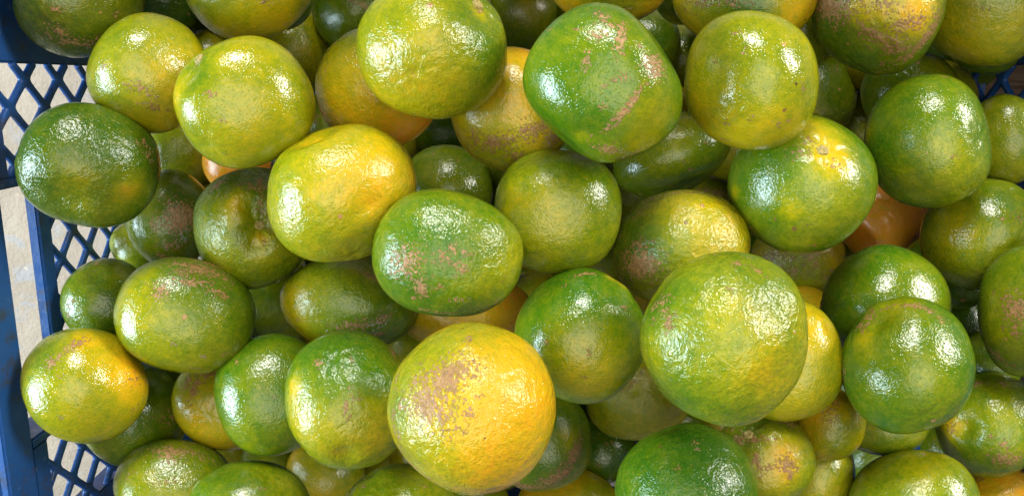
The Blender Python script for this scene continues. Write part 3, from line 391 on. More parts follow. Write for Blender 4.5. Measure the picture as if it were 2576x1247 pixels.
  ('lumpy green mandarin with yellow lower rim, left of the big orange one', [-.0841,-.1614,.2891],[.5475,-.0247,.2142,.8085],[.0353,.0316,.0275],.18,1.5,.5,1.0,0,0,[[.481,.715,.133,.42],[-.035,.843,.364,.28],[-.535,.378,.485,.26],[-.692,-.172,.364,.2],[-.488,-.608,.303,.12],[-.402,-.233,.243,.08],[.222,-.944,.243,.14],[.716,-.115,.364,-.04]],[[.636,.238,.061,.055,-1.95,1],[.485,-.252,.042,.049,-1.95,.9],[-.024,-.107,.049,.03,-1.95,.9],[-.109,.104,.036,.097,-2.11,1],[.374,-.892,.061,.146,-1.79,1.1],[.388,-.889,.036,.097,-1.95,.9],[.146,-.045,.024,.024,-1.95,.7],[-.218,.146,.049,.036,-1.95,.6]],[[-.692,.38,.146,-.04],[-.341,.705,.364,.02],[.612,-.689,.303,.02],[.335,.194,.243,-.02],[.172,-.215,.182,.02]],None),
  ('biggest golden orange mandarin with a rosy scab patch, bottom center', [-.0166,-.1365,.357],[.6183,-.1062,.1687,.7603],[.0359,.0351,.0314],.76,1.8,.8,.95,0,0,[[-.404,-.505,.476,.1],[.114,-.317,.286,.04],[-.414,-.105,.333,.08],[-.242,.702,.333,-.22],[.474,.698,.286,-.18],[.87,-.131,.333,-.2],[-.638,.637,.286,-.16],[.134,-.669,.286,.1],[.743,.392,.286,-.14],[.128,.871,.191,-.24],[.632,-.577,.286,-.05],[.231,.005,.191,.05],[-.079,-.772,.191,.05]],[[.378,.247,.229,.143,-1.44,1.15],[.139,.472,.191,.191,-2.29,1.05],[.22,.181,.057,.048,-1.78,1.3],[.428,.038,.124,.048,-1.44,.9],[.742,-.104,.033,.057,-2.12,.9],[-.029,.359,.191,.057,-1.27,.8],[.398,.565,.076,.076,-1.78,.8],[-.067,.069,.048,.057,-1.78,.8],[.073,-.06,.048,.033,-1.78,.7],[-.1,.92,.067,.286,-1.53,.7],[-.543,.804,.286,.048,-2.37,.8],[.453,.827,.048,.143,-1.78,.7],[-.176,.34,.143,.095,-1.78,.5],[-.74,.609,.238,.029,-2.12,.8],[.57,.479,.067,.043,-1.78,.6],[.2,.757,.067,.095,-1.78,.6],[-.335,.91,.095,.191,-1.36,.5]],[[.683,-.339,.286,-.015],[.657,-.681,.191,.012],[.388,-.822,.171,-.012],[.779,-.112,.143,.01]],None),
  ('green mandarin with a corky lower edge, half behind the big orange one', [.0205,-.2357,.18],[.7263,-.175,.1315,.6516],[.0337,.0324,.028],.2,1.1,.5,1.0,0,0,[[.093,-.486,.175,.32],[.836,-.196,.318,.04]],[[-.199,-.643,.111,.271,-2.12,1.1],[-.619,-.359,.318,.111,-.88,1.2],[-.874,.191,.478,.08,-1.3,1.2],[-.889,.389,.398,.064,-1.46,1],[.044,-.74,.064,.239,-1.79,.9]],[],None),
  ('wrinkled yellow green mandarin between the deep green and the biggest ones', [.087,-.2139,.1594],[.0845,.0611,-.1977,-.9747],[.0364,.0299,.0283],.41,1.7,.1,1.0,0,0,[[-.647,.496,.41,.18],[.41,.493,.41,.05],[-.306,-.293,.328,.06]],[[.106,-.319,.066,.246,2.28,.6],[-.036,-.522,.164,.049,-2.7,.6]],[[.131,-.141,.082,-.03],[.242,-.161,.098,.02]],None),
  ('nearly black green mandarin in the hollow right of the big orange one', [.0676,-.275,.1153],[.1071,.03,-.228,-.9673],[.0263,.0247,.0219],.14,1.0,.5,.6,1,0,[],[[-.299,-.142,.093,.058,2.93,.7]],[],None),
  ('yellow orange mandarin cut by the bottom edge under the big orange one', [.0406,-.301,.1453],[.0187,.0292,-.2534,-.9667],[.0352,.0251,.0255],.61,1.0,.5,1.0,0,0,[[.21,-.691,.476,.12],[-.606,-.445,.381,-.22],[-.369,-.784,.286,.1],[.795,-.377,.286,.2]],[],[],None),
  ('deep green wet mandarin at the bottom edge, right of middle', [.0875,-.2041,.3076],[.2099,.0488,-.2605,-.9411],[.036,.0331,.029],.07,1.6,.3,1.0,0,0,[[.35,-.884,.339,.04],[-.852,-.465,.283,.06],[.092,-.644,.283,.03],[-.734,.099,.226,.04]],[[-.397,-.553,.045,.079,3.09,.6],[-.044,-.333,.023,.023,2.72,.5]],[[-.161,-.941,.136,-.02],[-.489,-.858,.17,.02]],None),
  ('scarred yellow and green mandarin with a visible stem button at lower right', [.1348,-.1991,.281],[.2046,.0994,-.2481,-.9417],[.0271,.0255,.0231],.3,1.4,.5,1.0,0,0,[[-.371,.044,.313,.4],[-.072,.445,.392,.25],[-.169,-.73,.313,-.05],[-.89,-.096,.235,.1],[.134,-.417,.313,-.08]],[[.243,-.548,.125,.094,2.76,.9],[.011,-.412,.204,.071,2.76,.9],[-.629,-.547,.204,.11,2.39,1],[-.381,.308,.125,.141,-2.98,1],[.118,.022,.063,.188,2.95,.9],[-.046,.218,.188,.047,2.76,.7],[.002,-.625,.188,.078,2.76,.5],[-.336,.506,.063,.078,2.76,.9],[.288,-.826,.125,.078,2.76,.7]],[[.063,-.58,.204,-.05],[-.394,-.294,.282,.03]],[.063,-.58]),
  ('dim olive yellow mandarin right of the scarred stemmed one at the bottom', [.1722,-.2175,.2587],[.7456,-.2865,.0026,.6016],[.0256,.021,.0199],.47,1.0,.5,.9,0,0,[[.719,.057,.373,.1],[-.363,.094,.466,-.05]],[],[],None),
  ('brownish orange mandarin in the gap left of the vivid green one', [.1741,-.1847,.2685],[.7957,-.2689,-.0431,.541],[.0202,.0181,.0169],.61,1.5,.5,.8,1,0,[[.234,.405,.436,.25],[-.19,-.506,.436,-.25]],[[.368,.102,.218,.218,-1.16,.4]],[],None),
  ('shaded olive mandarin under the vivid green ridged one', [.2078,-.1868,.2622],[.0961,.1951,-.2145,-.9522],[.0247,.0182,.0179],.24,.9,.5,1.0,0,0,[[-.562,.419,.493,.1],[.415,.274,.395,.06]],[[-.498,.289,.079,.03,2.99,.6]],[],None),
  ('yellow green mandarin cut by the bottom edge below the vivid green one', [.2127,-.223,.2907],[.2852,.1441,-.2946,-.9006],[.0344,.0295,.028],.31,.9,.3,1.0,0,0,[[-.376,-.523,.431,.14],[-.726,.007,.308,-.06],[-.401,-.236,.246,.08],[.33,-.811,.308,.04]],[[-.142,-.476,.025,.025,2.58,.3]],[],None),
  ('green mandarin with a folded orange nub on its left end, lower right', [.2673,-.1883,.262],[.8001,-.3003,-.1251,.504],[.0294,.0265,.0245],.26,1.2,.5,1.0,0,0,[[-.368,.618,.219,.5],[.42,-.158,.365,.14],[-.186,-.164,.365,.08],[.719,.084,.292,.05],[-.727,.024,.438,-.04]],[[.575,.567,.161,.066,-1.06,.8],[.784,.199,.088,.058,-1.06,.7],[-.199,-.371,.058,.088,-1.06,.8],[-.415,-.528,.19,.117,-1.43,.9],[-.187,-.085,.058,.037,-1.06,.6],[-.261,-.645,.058,.037,-1.06,.7],[-.417,.552,.066,.102,-1.06,.5]],[[-.33,.398,.161,-.07],[-.475,.576,.161,.03],[-.093,.286,.161,-.015]],None),
  ('orange yellow mandarin in the bottom right corner', [.2776,-.2355,.262],[.7868,-.3351,-.1013,.5084],[.0222,.0183,.0172],.85,1.4,.5,1.0,0,0,[[.47,-.193,.409,.1]],[[.363,.674,.307,.061,-1.09,.5]],[],None),
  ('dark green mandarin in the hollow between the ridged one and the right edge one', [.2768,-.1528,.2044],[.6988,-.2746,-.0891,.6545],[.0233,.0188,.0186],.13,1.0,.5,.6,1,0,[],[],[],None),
  ('shadowy olive mandarin below the rosy scarred one at the right edge', [.2793,-.1612,.2349],[.767,-.2819,-.1239,.5629],[.0192,.0173,.0159],.24,1.0,.5,1.0,1,0,[],[],[],None),
  ('shaded green mandarin under the tan cheeked one near the right edge', [.271,-.118,.2114],[.1041,.2407,-.1376,-.9552],[.0183,.0172,.0151],.14,1.0,.5,1.0,0,0,[],[],[],None),
  ('green mandarin with a brown freckled top at the bottom left', [-.1931,-.2303,.255],[.1502,.1554,.2595,.9413],[.0338,.0273,.0272],.3,1.1,.5,1.0,0,0,[[-.556,-.698,.356,-.06],[.673,-.111,.428,.05],[.096,.06,.428,.06],[.595,-.546,.285,-.02]],[[.267,-.678,.257,.128,3.09,1],[.041,-.699,.285,.086,-3.09,.7],[.296,-.546,.1,.1,-2.87,.9],[.2,-.077,.171,.057,-2.87,.5],[.786,-.039,.086,.086,-2.87,.4],[.032,-.908,.285,.043,-2.98,.6]],[],None),
  ('smooth green mandarin cut by the bottom edge at lower left', [-.1418,-.2287,.2803],[.1368,.1166,.2671,.9468],[.0333,.0249,.0245],.16,.8,.5,1.0,0,0,[[.112,-.622,.432,.1],[-.517,-.714,.36,.05],[.742,-.53,.36,.04],[-.432,-.521,.288,.14]],[[-.069,-.402,.058,.029,-2.87,.7]],[],None),
  ('yellow and green mandarin below the lumpy green one near the bottom', [-.1331,-.2746,.1514],[.1929,.064,.2503,.9466],[.028,.0257,.0234],.45,1.3,.5,1.0,0,0,[[.912,-.126,.308,.35],[-.224,-.52,.411,-.16],[.116,.523,.411,.12]],[],[[.799,-.114,.206,.02]],None),
  ('yellowish green mandarin cut by the bottom edge left of the big orange one', [-.0606,-.2397,.2759],[.1364,.0285,.2691,.953],[.0344,.0316,.0272],.35,.9,.5,1.0,0,0,[[.862,-.446,.324,.1],[.224,-.496,.388,-.05],[-.295,-.776,.259,.06]],[[.817,-.522,.039,.026,-2.87,.5],[.783,-.409,.052,.065,-2.87,.6],[-.168,-.639,.039,.026,-2.87,.5]],[[.549,-.713,.194,.02],[.725,-.63,.104,-.02]],None),
  ('dull mandarin with one sharp glint below the clean dark green one', [-.176,-.276,.139],[.2071,.0923,.252,.9408],[.0227,.0205,.0187],.3,1.4,.5,1.0,1,0,[],[],[],None),
  ('green sliver of a mandarin wedged right of the bright lime one', [-.1336,-.0339,.0749],[.7917,.0435,.1028,.6006],[.0267,.025,.0222],.31,1.0,.5,1.0,0,0,[],[[.069,.531,.09,.158,-1.66,.6]],[],None),
  ('shaded mandarin in the gap between the bright lime one and the lime yellow streaked one', [-.2292,-.0476,.1126],[.7995,.0779,.1777,.5684],[.0289,.0266,.0231],.4,1.0,0,1.0,1,0,[],[],[],None),
  ('shaded mandarin in the gap between the rusty flecked green one and the wrinkled stemmed one', [-.1805,-.1695,.0932],[.6135,.0277,.1961,.7644],[.0311,.0297,.0262],.3,1.0,0,1.0,1,0,[],[],[],None),
  ('shaded mandarin in the gap between the smooth bottom green one and the lumpy green one', [-.2107,-.2833,.117],[.4396,.0452,.2723,.8547],[.0264,.0242,.0214],.45,1.0,0,1.0,1,0,[],[],[],None),
  ('shaded mandarin in the gap between the olive green one and the dark blotched yellow one', [.0912,-.0764,.0738],[.5029,-.0952,.0162,.8589],[.028,.0276,.0233],.35,1.0,0,1.0,1,0,[],[],[],None),
  ('shaded mandarin in the gap between the round green one and the stemmed orange-blotched one', [.2632,-.038,.0658],[.5545,-.1817,-.0897,.8071],[.028,.0255,.023],.35,1.0,0,1.0,1,0,[],[],[],None),
  ('shaded mandarin in the gap between the smooth lime green one and the scarred green one', [.1304,.0152,.0547],[.3496,-.0917,-.0471,.9312],[.0264,.0252,.0229],.3,1.0,0,1.0,1,0,[],[],[],None),
  ('shaded mandarin in the gap between the deep green one and the olive green one', [.0248,-.1651,.0923],[.2667,-.017,-.1367,-.9539],[.0264,.0263,.0221],.55,1.0,0,1.0,1,0,[],[],[],None),
  ('shaded mandarin in the gap between the scarred stemmed one and the biggest yellow green one', [.2149,-.2419,.1084],[.825,-.2503,-.0449,.5047],[.0249,.0231,.0206],.35,1.0,0,1.0,1,0,[],[],[],None),
  ('shaded mandarin in the gap between the scarred stemmed one and the ridged green one', [.2707,-.2759,.1155],[.8154,-.2877,-.0667,.4979],[.0286,.0255,.0235],.25,1.0,0,1.0,1,0,[],[],[],None),
  ('shaded mandarin in the gap between the nubbed green one and the ridged green one', [.2784,-.2262,.209],[.7816,-.3061,-.0905,.5359],[.0207,.0178,.0167],.3,1.0,0,1.0,1,0,[],[],[],None),
  ('shaded mandarin in the gap between the scabbed top one and the scarred green one', [.0654,.0472,.043],[-1.138,1.06,-.452,-.101],[.0321,.0308,.0293],.31,1.0,.3,.85,1,0,[],[],[],None),
  ('shaded mandarin in the gap between the crusty scarred one and the smooth lime green one', [.2572,.0223,.0431],[-.007,1.532,.617,-.771],[.0288,.0277,.0263],.57,1.0,.3,.85,1,0,[],[],[],None),
  ('shaded mandarin in the gap between the rusty flecked green one and the rust patched oval', [-.1791,-.1328,.0431],[.262,-.088,-1.362,.147],[.0308,.0297,.0282],.33,1.0,.3,.85,1,0,[],[],[],None),
  ('shaded mandarin in the gap between the wrinkled yellow green one and the deep green one', [.0417,-.2747,.0432],[.394,.276,.369,.066],[.0278,.0267,.0254],.21,1.0,.3,.85,1,0,[],[],[],None),
  ('shaded mandarin in the gap between the rusty flecked green one and the big golden orange', [-.0869,-.2011,.0432],[-1.821,.724,1.45,.515],[.0274,.0264,.0251],.44,1.0,.3,.85,1,0,[],[],[],None),
  ('shaded mandarin in the gap between the clean dark green one and the lumpy green one', [-.1577,-.215,.0433],[-2.792,-.222,1.307,-.115],[.0289,.0278,.0264],.48,1.0,.3,.85,1,0,[],[],[],None),
  ('shaded mandarin in the gap between the deep green one and the wet center one', [.0131,-.1912,.0434],[.556,.868,.918,-1.09],[.0311,.0299,.0284],.57,1.0,.3,.85,1,0,[],[],[],None),
  ('shaded mandarin in the gap between the smooth dark green one and the stemmed orange-blotched one', [.2679,-.1417,.0436],[-.181,-1.329,-.837,-1.844],[.0283,.0272,.0259],.29,1.0,.3,.85,1,0,[],[],[],None),
  ('shaded mandarin in the gap between the smooth yellow olive one and the bright lime one', [-.2189,.0434,.044],[-.501,-.104,.443,.055],[.0281,.027,.0256],.44,1.0,.3,.85,1,0,[],[],[],None),
  ('mandarin buried in the heap and hidden by the fruit above it', [.1845,-.2502,.0497],[.591,.622,1.228,.783],[.0273,.0263,.025],.54,1.0,.3,.85,1,0,[],[],[],None),
  ('shaded mandarin in the gap between the ochre one and the largest top fruit', [-.0981,-.0605,.0536],[-.312,.348,-.414,.662],[.0284,.0274,.026],.43,1.0,.3,.85,1,0,[],[],[],None),
  ('shaded mandarin in the gap between the olive green one and the biggest yellow green one', [.0948,-.1287,.0652],[.352,1.288,-.539,-1.175],[.0275,.0264,.0251],.52,1.0,.3,.85,1,0,[],[],[],None),
  ('shaded mandarin in the gap between the wet center one and the big golden orange', [-.0505,-.1771,.0732],[-1.735,-1.226,-.297,-2.374],[.0297,.0285,.0271],.45,1.0,.3,.85,1,0,[],[],[],None),
  ('shaded mandarin in the gap between the largest top fruit and the scabbed yellow orange one', [-.0425,.0594,.0734],[-1.166,1.415,-.064,-1.483],[.0295,.0283,.0269],.51,1.0,.3,.85,1,0,[],[],[],None),
  ('mandarin buried in the heap and hidden by the fruit above it', [.2466,.0595,.0747],[-.301,1.627,-1.621,.303],[.0281,.027,.0256],.59,1.0,.3,.85,1,0,[],[],[],None),
  ('shaded mandarin in the gap between the wrinkled stemmed one and the ochre one', [-.177,-.087,.0748],[.939,.464,.829,.892],[.0271,.0261,.0248],.24,1.0,.3,.85,1,0,[],[],[],None),
  ('shaded mandarin in the gap between the big golden orange and the deep green wet one', [.0294,-.3049,.0807],[.337,1.331,.598,.482],[.0276,.0266,.0253],.28,1.0,.3,.85,1,0,[],[],[],None),
  ('shaded mandarin in the gap between the deep green one and the big golden orange', [.0878,-.2462,.0813],[1.225,.923,-1.039,1.171],[.0284,.0273,.0259],.55,1.0,.3,.85,1,0,[],[],[],None),
  ('shaded mandarin in the gap between the smooth lime green one and the scabbed top one', [.1126,-.0277,.0821],[-.879,-.282,.56,.33],[.0273,.0263,.0249],.57,1.0,.3,.85,1,0,[],[],[],None),
  ('shaded mandarin in the gap between the clean dark green one and the rust patched oval', [-.2033,-.2187,.083],[1.121,-.603,1.103,-1.289],[.0301,.029,.0275],.34,1.0,.3,.85,1,0,[],[],[],None),
  ('shaded mandarin in the gap between the yellowish bottom one and the clean dark green one', [-.0952,-.3031,.0839],[.972,.149,.807,1.418],[.0271,.026,.0247],.45,1.0,.3,.85,1,0,[],[],[],None),
  ('shaded mandarin in the gap between the rusty flecked green one and the dimpled yellow one', [-.1336,-.1349,.085],[.825,1.051,-1.861,.613],[.0277,.0266,.0253],.31,1.0,.3,.85,1,0,[],[],[],None),
  ('shaded mandarin in the gap between the olive green one and the ochre one', [-.0247,-.0744,.0875],[-2.307,-.492,1.129,-.187],[.0272,.0262,.0249],.28,1.0,.3,.85,1,0,[],[],[],None),
  ('shaded mandarin in the gap between the stemmed orange-blotched one and the smooth lime green one', [.1606,-.046,.0892],[-1.23,.639,-.097,.341],[.0282,.0271,.0258],.57,1.0,.3,.85,1,0,[],[],[],None),
  ('mandarin buried in the heap and hidden by the fruit above it', [.0375,-.215,.0905],[.364,-.441,-1.139,-1.557],[.0301,.029,.0275],.33,1.0,.3,.85,1,0,[],[],[],None),
  ('shaded mandarin in the gap between the deep green one and the dark blotched yellow one', [.095,-.1739,.0908],[-.088,.128,.376,1.294],[.0272,.0262,.0249],.55,1.0,.3,.85,1,0,[],[],[],None),
  ('shaded mandarin in the gap between the lime yellow streaked one and the scuffed corner one', [-.2156,.009,.0934],[-2.101,.484,.168,1.17],[.0277,.0266,.0253],.44,1.0,.3,.85,1,0,[],[],[],None),
  ('mandarin buried in the heap and hidden by the fruit above it', [-.1907,.0546,.0936],[.439,-.045,.16,-1.034],[.0281,.027,.0257],.47,1.0,.3,.85,1,0,[],[],[],None),
  ('mandarin buried in the heap and hidden by the fruit above it', [.0433,-.0909,.095],[.806,.206,2.184,-.217],[.0309,.0297,.0282],.42,1.0,.3,.85,1,0,[],[],[],None),
  ('shaded mandarin in the gap between the crusty scarred one and the round green one', [.2628,.0169,.095],[1.327,.533,-.427,.688],[.0284,.0273,.0259],.57,1.0,.3,.85,1,0,[],[],[],None),
  ('shaded mandarin in the gap between the scarred stemmed one and the deep green wet one', [.1644,-.2548,.0996],[1.329,-.438,.136,.793],[.0273,.0262,.0249],.58,1.0,.3,.85,1,0,[],[],[],None),
  ('shaded mandarin in the gap between the clean dark green one and the big golden orange', [-.1454,-.2964,.1005],[-1.987,.975,.079,-.055],[.0308,.0296,.0281],.37,1.0,.3,.85,1,0,[],[],[],None),
  ('shaded mandarin in the gap between the ridged green one and the smooth dark green one', [.2653,-.2297,.1008],[-.593,2.032,-.182,.601],[.0284,.0273,.0259],.26,1.0,.3,.85,1,0,[],[],[],None),
  ('mandarin buried in the heap and hidden by the fruit above it', [.184,-.3035,.1016],[-.17,-.894,-.162,-.975],[.029,.0279,.0265],.51,1.0,.3,.85,1,0,[],[],[],None),
  ('mandarin buried in the heap and hidden by the fruit above it', [.1987,.0546,.102],[1.79,.431,.068,1.696],[.0288,.0277,.0263],.31,1.0,.3,.85,1,0,[],[],[],None),
  ('shaded mandarin in the gap between the rusty flecked green one and the lumpy green one', [-.085,-.2079,.1025],[-.268,.181,-.5,-1.237],[.0274,.0264,.025],.38,1.0,.3,.85,1,0,[],[],[],None),
  ('shaded mandarin in the gap between the big golden orange and the wrinkled yellow green one', [-.0115,-.2844,.1031],[.418,1.027,.017,.844],[.0292,.028,.0266],.4,1.0,.3,.85,1,0,[],[],[],None),
  ('shaded mandarin in the gap between the rusty flecked green one and the wet center one', [-.0829,-.1489,.1043],[-.689,-1.375,-.347,-.237],[.0296,.0284,.027],.4,1.0,.3,.85,1,0,[],[],[],None),
  ('shaded mandarin in the gap between the wrinkled stemmed one and the bright lime one', [-.2245,-.0979,.1056],[.623,-.288,-.698,-.145],[.0296,.0284,.027],.31,1.0,.3,.85,1,0,[],[],[],None),
  ('shaded mandarin in the gap between the lumpy green one and the big golden orange', [-.1063,-.2596,.1063],[1.317,1.001,-.346,1.036],[.0272,.0262,.0249],.53,1.0,.3,.85,1,0,[],[],[],None),
  ('shaded mandarin in the gap between the ochre one and the dimpled yellow one', [-.0964,-.0434,.1068],[.923,-.396,-.178,.978],[.03,.0288,.0274],.57,1.0,.3,.85,1,0,[],[],[],None),
  ('mandarin buried in the heap and hidden by the fruit above it', [.1425,.0594,.1083],[1.033,-.51,-1.604,-.047],[.0299,.0287,.0273],.33,1.0,.3,.85,1,0,[],[],[],None),
  ('shaded mandarin in the gap between the wrinkled stemmed one and the dimpled yellow one', [-.1716,-.1144,.114],[1.062,-.173,1.699,-.695],[.0273,.0262,.0249],.57,1.0,.3,.85,1,0,[],[],[],None),
  ('mandarin buried in the heap and hidden by the fruit above it', [-.2271,-.1752,.1144],[.582,-.038,1.008,.482],[.0284,.0273,.026],.27,1.0,.3,.85,1,0,[],[],[],None),
  ('shaded mandarin in the gap between the scabbed yellow orange one and the scarred green one', [.0154,-.0062,.1185],[-.793,-.162,-.012,.543],[.0278,.0268,.0254],.41,1.0,.3,.85,1,0,[],[],[],None),
  ('mandarin buried in the heap and hidden by the fruit above it', [.0696,-.0248,.1188],[1.747,1.883,-.96,1.687],[.0277,.0267,.0253],.6,1.0,.3,.85,1,0,[],[],[],None),
  ('mandarin buried in the heap and hidden by the fruit above it', [-.0492,.0279,.1207],[.928,-1.617,.649,-.326],[.0279,.0268,.0255],.55,1.0,.3,.85,1,0,[],[],[],None),
  ('mandarin buried in the heap and hidden by the fruit above it', [.11,-.3048,.1209],[-.312,-.133,2.029,-.221],[.0299,.0287,.0273],.49,1.0,.3,.85,1,0,[],[],[],None),
  ('shaded mandarin in the gap between the wrinkled yellow green one and the scarred stemmed one', [.1169,-.2518,.121],[.456,-.105,-1.421,1.23],[.0279,.0268,.0255],.24,1.0,.3,.85,1,0,[],[],[],None),
  ('shaded mandarin in the gap between the yellowish bottom one and the lumpy green one', [-.0636,-.2782,.1233],[1.068,-1.514,.001,-.457],[.0284,.0273,.0259],.51,1.0,.3,.85,1,0,[],[],[],None),
  ('shaded mandarin in the gap between the scabbed yellow orange one and the olive green one', [.0047,-.0538,.1239],[-1.404,.838,-.511,-.719],[.0276,.0265,.0252],.31,1.0,.3,.85,1,0,[],[],[],None),
  ('mandarin buried in the heap and hidden by the fruit above it', [.2294,-.3037,.1242],[-1.199,-1.91,.743,-.658],[.0277,.0267,.0253],.31,1.0,.3,.85,1,0,[],[],[],None),
  ('shaded mandarin in the gap between the olive green one and the wet center one', [.0038,-.1098,.1262],[-.255,-.182,.93,.791],[.0285,.0274,.026],.4,1.0,.3,.85,1,0,[],[],[],None),
  ('mandarin buried in the heap and hidden by the fruit above it', [.1485,-.0077,.1263],[-.659,.411,.858,.189],[.0281,.027,.0257],.55,1.0,.3,.85,1,0,[],[],[],None),
  ('mandarin buried in the heap and hidden by the fruit above it', [.1249,-.1902,.1268],[-.137,.186,.879,.069],[.0284,.0273,.0259],.31,1.0,.3,.85,1,0,[],[],[],None),
  ('mandarin buried in the heap and hidden by the fruit above it', [.0567,-.1725,.1279],[.976,.006,-.077,1.307],[.0285,.0274,.026],.52,1.0,.3,.85,1,0,[],[],[],None),
  ('shaded mandarin in the gap between the smooth yellow olive one and the ochre one', [-.1567,.0586,.1283],[-.37,.159,.22,-2.228],[.0272,.0262,.0249],.21,1.0,.3,.85,1,0,[],[],[],None),
  ('mandarin buried in the heap and hidden by the fruit above it', [.1814,-.0754,.1294],[1.477,-.501,-.541,.911],[.0292,.0281,.0266],.47,1.0,.3,.85,1,0,[],[],[],None),
  ('mandarin buried in the heap and hidden by the fruit above it', [-.1647,-.008,.1307],[-.549,.01,.093,-.13],[.0274,.0264,.025],.25,1.0,.3,.85,1,0,[],[],[],None),
  ('shaded mandarin in the gap between the yellowish bottom one and the big golden orange', [-.028,-.2796,.1851],[-1.897,.58,-1.336,.69],[.027,.026,.0247],.33,1.0,.3,.85,1,0,[],[],[],None),
  ('shaded mandarin in the gap between the tan cheeked one and the smooth dark green one', [.2926,-.1253,.1492],[.997,-2.112,.124,.169],[.027,.026,.0247],.25,1.0,.3,.85,1,0,[],[],[],None),
  ('shaded mandarin in the gap between the top right corner fruit and the round green one', [.3032,.016,.123],[.193,-.149,-1.327,.981],[.027,.026,.0247],.15,1.0,.3,.85,1,0,[],[],[],None),
  ('shaded mandarin in the gap between the tan cheeked one and the round green one', [.3164,-.0873,.0705],[-.654,-.223,.231,-.489],[.027,.026,.0247],.27,1.0,.3,.85,1,0,[],[],[],None),
  ('shaded mandarin in the gap between the rust patched oval and the orange blushed one', [-.2346,-.1949,.1716],[-.581,-.192,.074,.333],[.027,.026,.0247],.31,1.0,.3,.85,1,0,[],[],[],None),
  ('shaded mandarin in the gap between the dark blotched yellow one and the stemmed orange-blotched one', [.1813,-.1229,.0725],[-.793,-1.759,-.416,.085],[.0239,.023,.0218],.18,1.0,.3,.85,1,0,[],[],[],None),
  ('shaded mandarin in the gap between the crusty scarred one and the tan orange top one', [.1723,.0296,.1876],[1.932,-2.486,-1.519,.601],[.0239,.023,.0218],.36,1.0,.3,.85,1,0,[],[],[],None),
  ('shaded mandarin in the gap between the olive green one and the scarred green one', [.0427,-.0463,.1448],[-1.412,-1.089,.284,-.572],[.0208,.02,.019],.22,1.0,.3,.85,1,0,[],[],[],None),
  ('shaded mandarin in the gap between the scabbed top one and the tan orange top one', [.1075,.0542,.1547],[.193,-.915,-1.53,.492],[.0208,.02,.019],.25,1.0,.3,.85,1,0,[],[],[],None),
]
def ico(sub):
    bm = bmesh.new(); bmesh.ops.create_icosphere(bm, subdivisions=sub, radius=1)
    v = np.array([x.co[:] for x in bm.verts]); f = np.array([[q.index for q in p.verts] for p in bm.faces]); bm.free()
    return v / np.linalg.norm(v, axis=1)[:, None], f
ICO = {5: ico(6), 4: ico(5)}      # bmesh counts the bare icosahedron as 1

def waves(p, rng, n, lo, hi):
    """smooth random field on the sphere, about -1..1"""
    out = np.zeros(len(p))
    for _ in range(n):
        k = rng.normal(size=3); k *= rng.uniform(lo, hi) / np.linalg.norm(k)
        out += np.sin(p @ k + rng.uniform(0, 6.283))
    return out / math.sqrt(n) * .8
def lift(u, v):
    return np.array([u, v, math.sqrt(max(.003, 1 - u * u - v * v))])
def shape(p, seed, radii, wr, dents, stem, boxy):
    rng = np.random.default_rng(seed)
    h = 1 + (.010 if boxy else .022) * waves(p, rng, 10, 1.4, 3.2) + .0105 * waves(p, rng, 14, 4, 8)
    h += .0022 * wr * waves(p, rng, 22, 10, 18) + .0010 * wr * waves(p, rng, 30, 22, 34)
    # squat, boxy habit and pressed spots
    sr = np.random.default_rng(seed + 500)
    M = np.linalg.qr(sr.normal(size=(3, 3)))[0]; e = sr.uniform(2.08, 2.34)
    nrm = 1 + (e - 2) * .105
    if boxy: M, e, nrm = np.eye(3), 2.28, 1.02
    h *= (np.abs(p @ M) ** e).sum(1) ** (-1 / e) / nrm
    for _ in range(5):
        n = sr.normal(size=3); n /= np.linalg.norm(n); s = sr.uniform(.22, .42)
        h += sr.choice([-1, -1, 1]) * sr.uniform(.008, .024) * np.exp(-((p - n) ** 2).sum(1) / (2 * s * s))
    for _ in range(2):
        n = sr.normal(size=3); n /= np.linalg.norm(n); dd = np.sqrt(((p - n) ** 2).sum(1))
        t1 = np.cross(n, [.3, 1, .1]); t1 /= np.linalg.norm(t1); an = np.arctan2(p @ np.cross(n, t1), p @ t1)
        h -= .03 * np.exp(-(dd / .10) ** 2) + .012 * (np.sin(an * 8 + sr.uniform(0, 6)) * .5 + .5) * np.exp(-((dd - .2) / .12) ** 2)
    for u, v, s, a in dents:
        n = lift(u, v); n /= np.linalg.norm(n)
        d2 = ((p - n) ** 2).sum(1)
        h += a * 2.1 * np.exp(-d2 / (2 * s * s))
    if stem:
        n = lift(*stem); n /= np.linalg.norm(n)
        d = np.sqrt(((p - n) ** 2).sum(1)); t1 = np.cross(n, [0.3, 1, .1]); t1 /= np.linalg.norm(t1); t2 = np.cross(n, t1)
        an = np.arctan2(p @ t2, p @ t1)
        fur = np.sin(an * 7 + rng.uniform(0, 6) + .8 * np.sin(an * 2)) * .5 + .5
        h -= .030 * np.exp(-(d / .12) ** 2)
        h -= .020 * fur * np.exp(-((d - .24) / .16) ** 2) * (.5 + .5 * wr)
    return p * h[:, None] * np.array(radii)

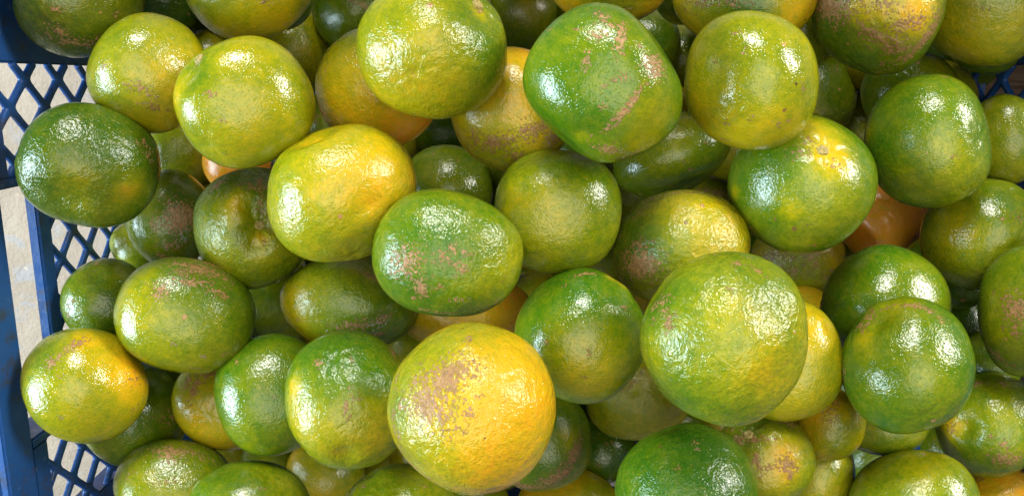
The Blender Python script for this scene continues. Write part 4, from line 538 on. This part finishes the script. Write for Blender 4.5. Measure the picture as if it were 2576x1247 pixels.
for idx, (label, loc, quat, radii, ripe, wr, speck, tone, low, boxy, blobs, scars, dents, stem) in enumerate(FRUITS):
    p, fc = ICO[4 if low else 5]
    rng = np.random.default_rng(1000 + idx)
    co = shape(p, idx, radii, wr, dents, stem, boxy)
    t = np.full(len(p), ripe) + .045 * waves(p, rng, 8, 2, 5) + .02 * waves(p, rng, 10, 6, 12)
    for u, v, s, a in blobs:
        n = lift(u, v); d2 = ((p - n) ** 2).sum(1)
        t += a * np.exp(-d2 / (2 * s * s))
    if ripe < .9: t = np.where(t > .62, .62 + (t - .62) * .72, t)
    sc = np.zeros(len(p))
    for u, v, sx, sy, an, st in scars:
        n = lift(u, v); n /= np.linalg.norm(n)
        t1 = np.array([math.cos(an), math.sin(an), 0.]); t1 -= n * (t1 @ n); t1 /= np.linalg.norm(t1); t2 = np.cross(n, t1)
        q = p - n; g = ((q @ t1) / max(sx, .035)) ** 2 + ((q @ t2) / max(sy, .035)) ** 2
        sc = np.maximum(sc, np.where(p @ n > 0, 1.02 * st * np.exp(-.5 * g), 0))
    me = bpy.data.meshes.new('mandarin')
    me.vertices.add(len(co)); me.vertices.foreach_set('co', co.astype(np.float32).ravel())
    me.loops.add(fc.size); me.loops.foreach_set('vertex_index', fc.astype(np.int32).ravel())
    me.polygons.add(len(fc)); me.polygons.foreach_set('loop_start', np.arange(0, fc.size, 3, dtype=np.int32))
    me.update(calc_edges=True)
    me.polygons.foreach_set('use_smooth', np.ones(len(fc), dtype=bool))
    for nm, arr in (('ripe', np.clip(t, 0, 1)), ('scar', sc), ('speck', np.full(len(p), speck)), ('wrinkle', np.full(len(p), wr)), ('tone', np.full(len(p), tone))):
        me.attributes.new(nm, 'FLOAT', 'POINT').data.foreach_set('value', arr.astype(np.float32))
    me.materials.append(PEEL)
    o = bpy.data.objects.new('mandarin', me); COL.objects.link(o)
    o.location = loc; o.rotation_mode = 'QUATERNION'; o.rotation_quaternion = quat
    tag(o, label, 'mandarin', 'mandarins heaped in the blue crate')
    if stem:
        n = lift(*stem); n /= np.linalg.norm(n)
        base_p = Vector(shape(n[None], idx, radii, wr, dents, stem, boxy)[0])
        bm = bmesh.new(); rng = np.random.default_rng(idx)
        prof = [(.0, .0012), (.0010, .0010), (.0016, .0013), (.0021, .0014), (.0026, .0008), (.0031, -.0002), (.0030, -.0022)]
        rings = []
        for r, z in prof[1:]:
            rings.append([bm.verts.new((r * (1 + .10 * math.sin(5 * a) + rng.uniform(-.06, .06)) * math.cos(a), r * (1 + .10 * math.sin(5 * a)) * math.sin(a), z + rng.uniform(-.0001, .0001)))
                          for a in np.linspace(0, 2 * math.pi, 20, endpoint=False)])
        top = bm.verts.new((0, 0, .0007))
        for q in range(20):
            bm.faces.new((top, rings[0][q], rings[0][(q + 1) % 20]))
            for a, b in zip(rings, rings[1:]):
                bm.faces.new((a[q], b[q], b[(q + 1) % 20], a[(q + 1) % 20]))
        st = obj('stem_button', bm, STEM, o, True)
        st.location = base_p; st.rotation_euler = Vector(n).to_track_quat('Z', 'Y').to_euler()
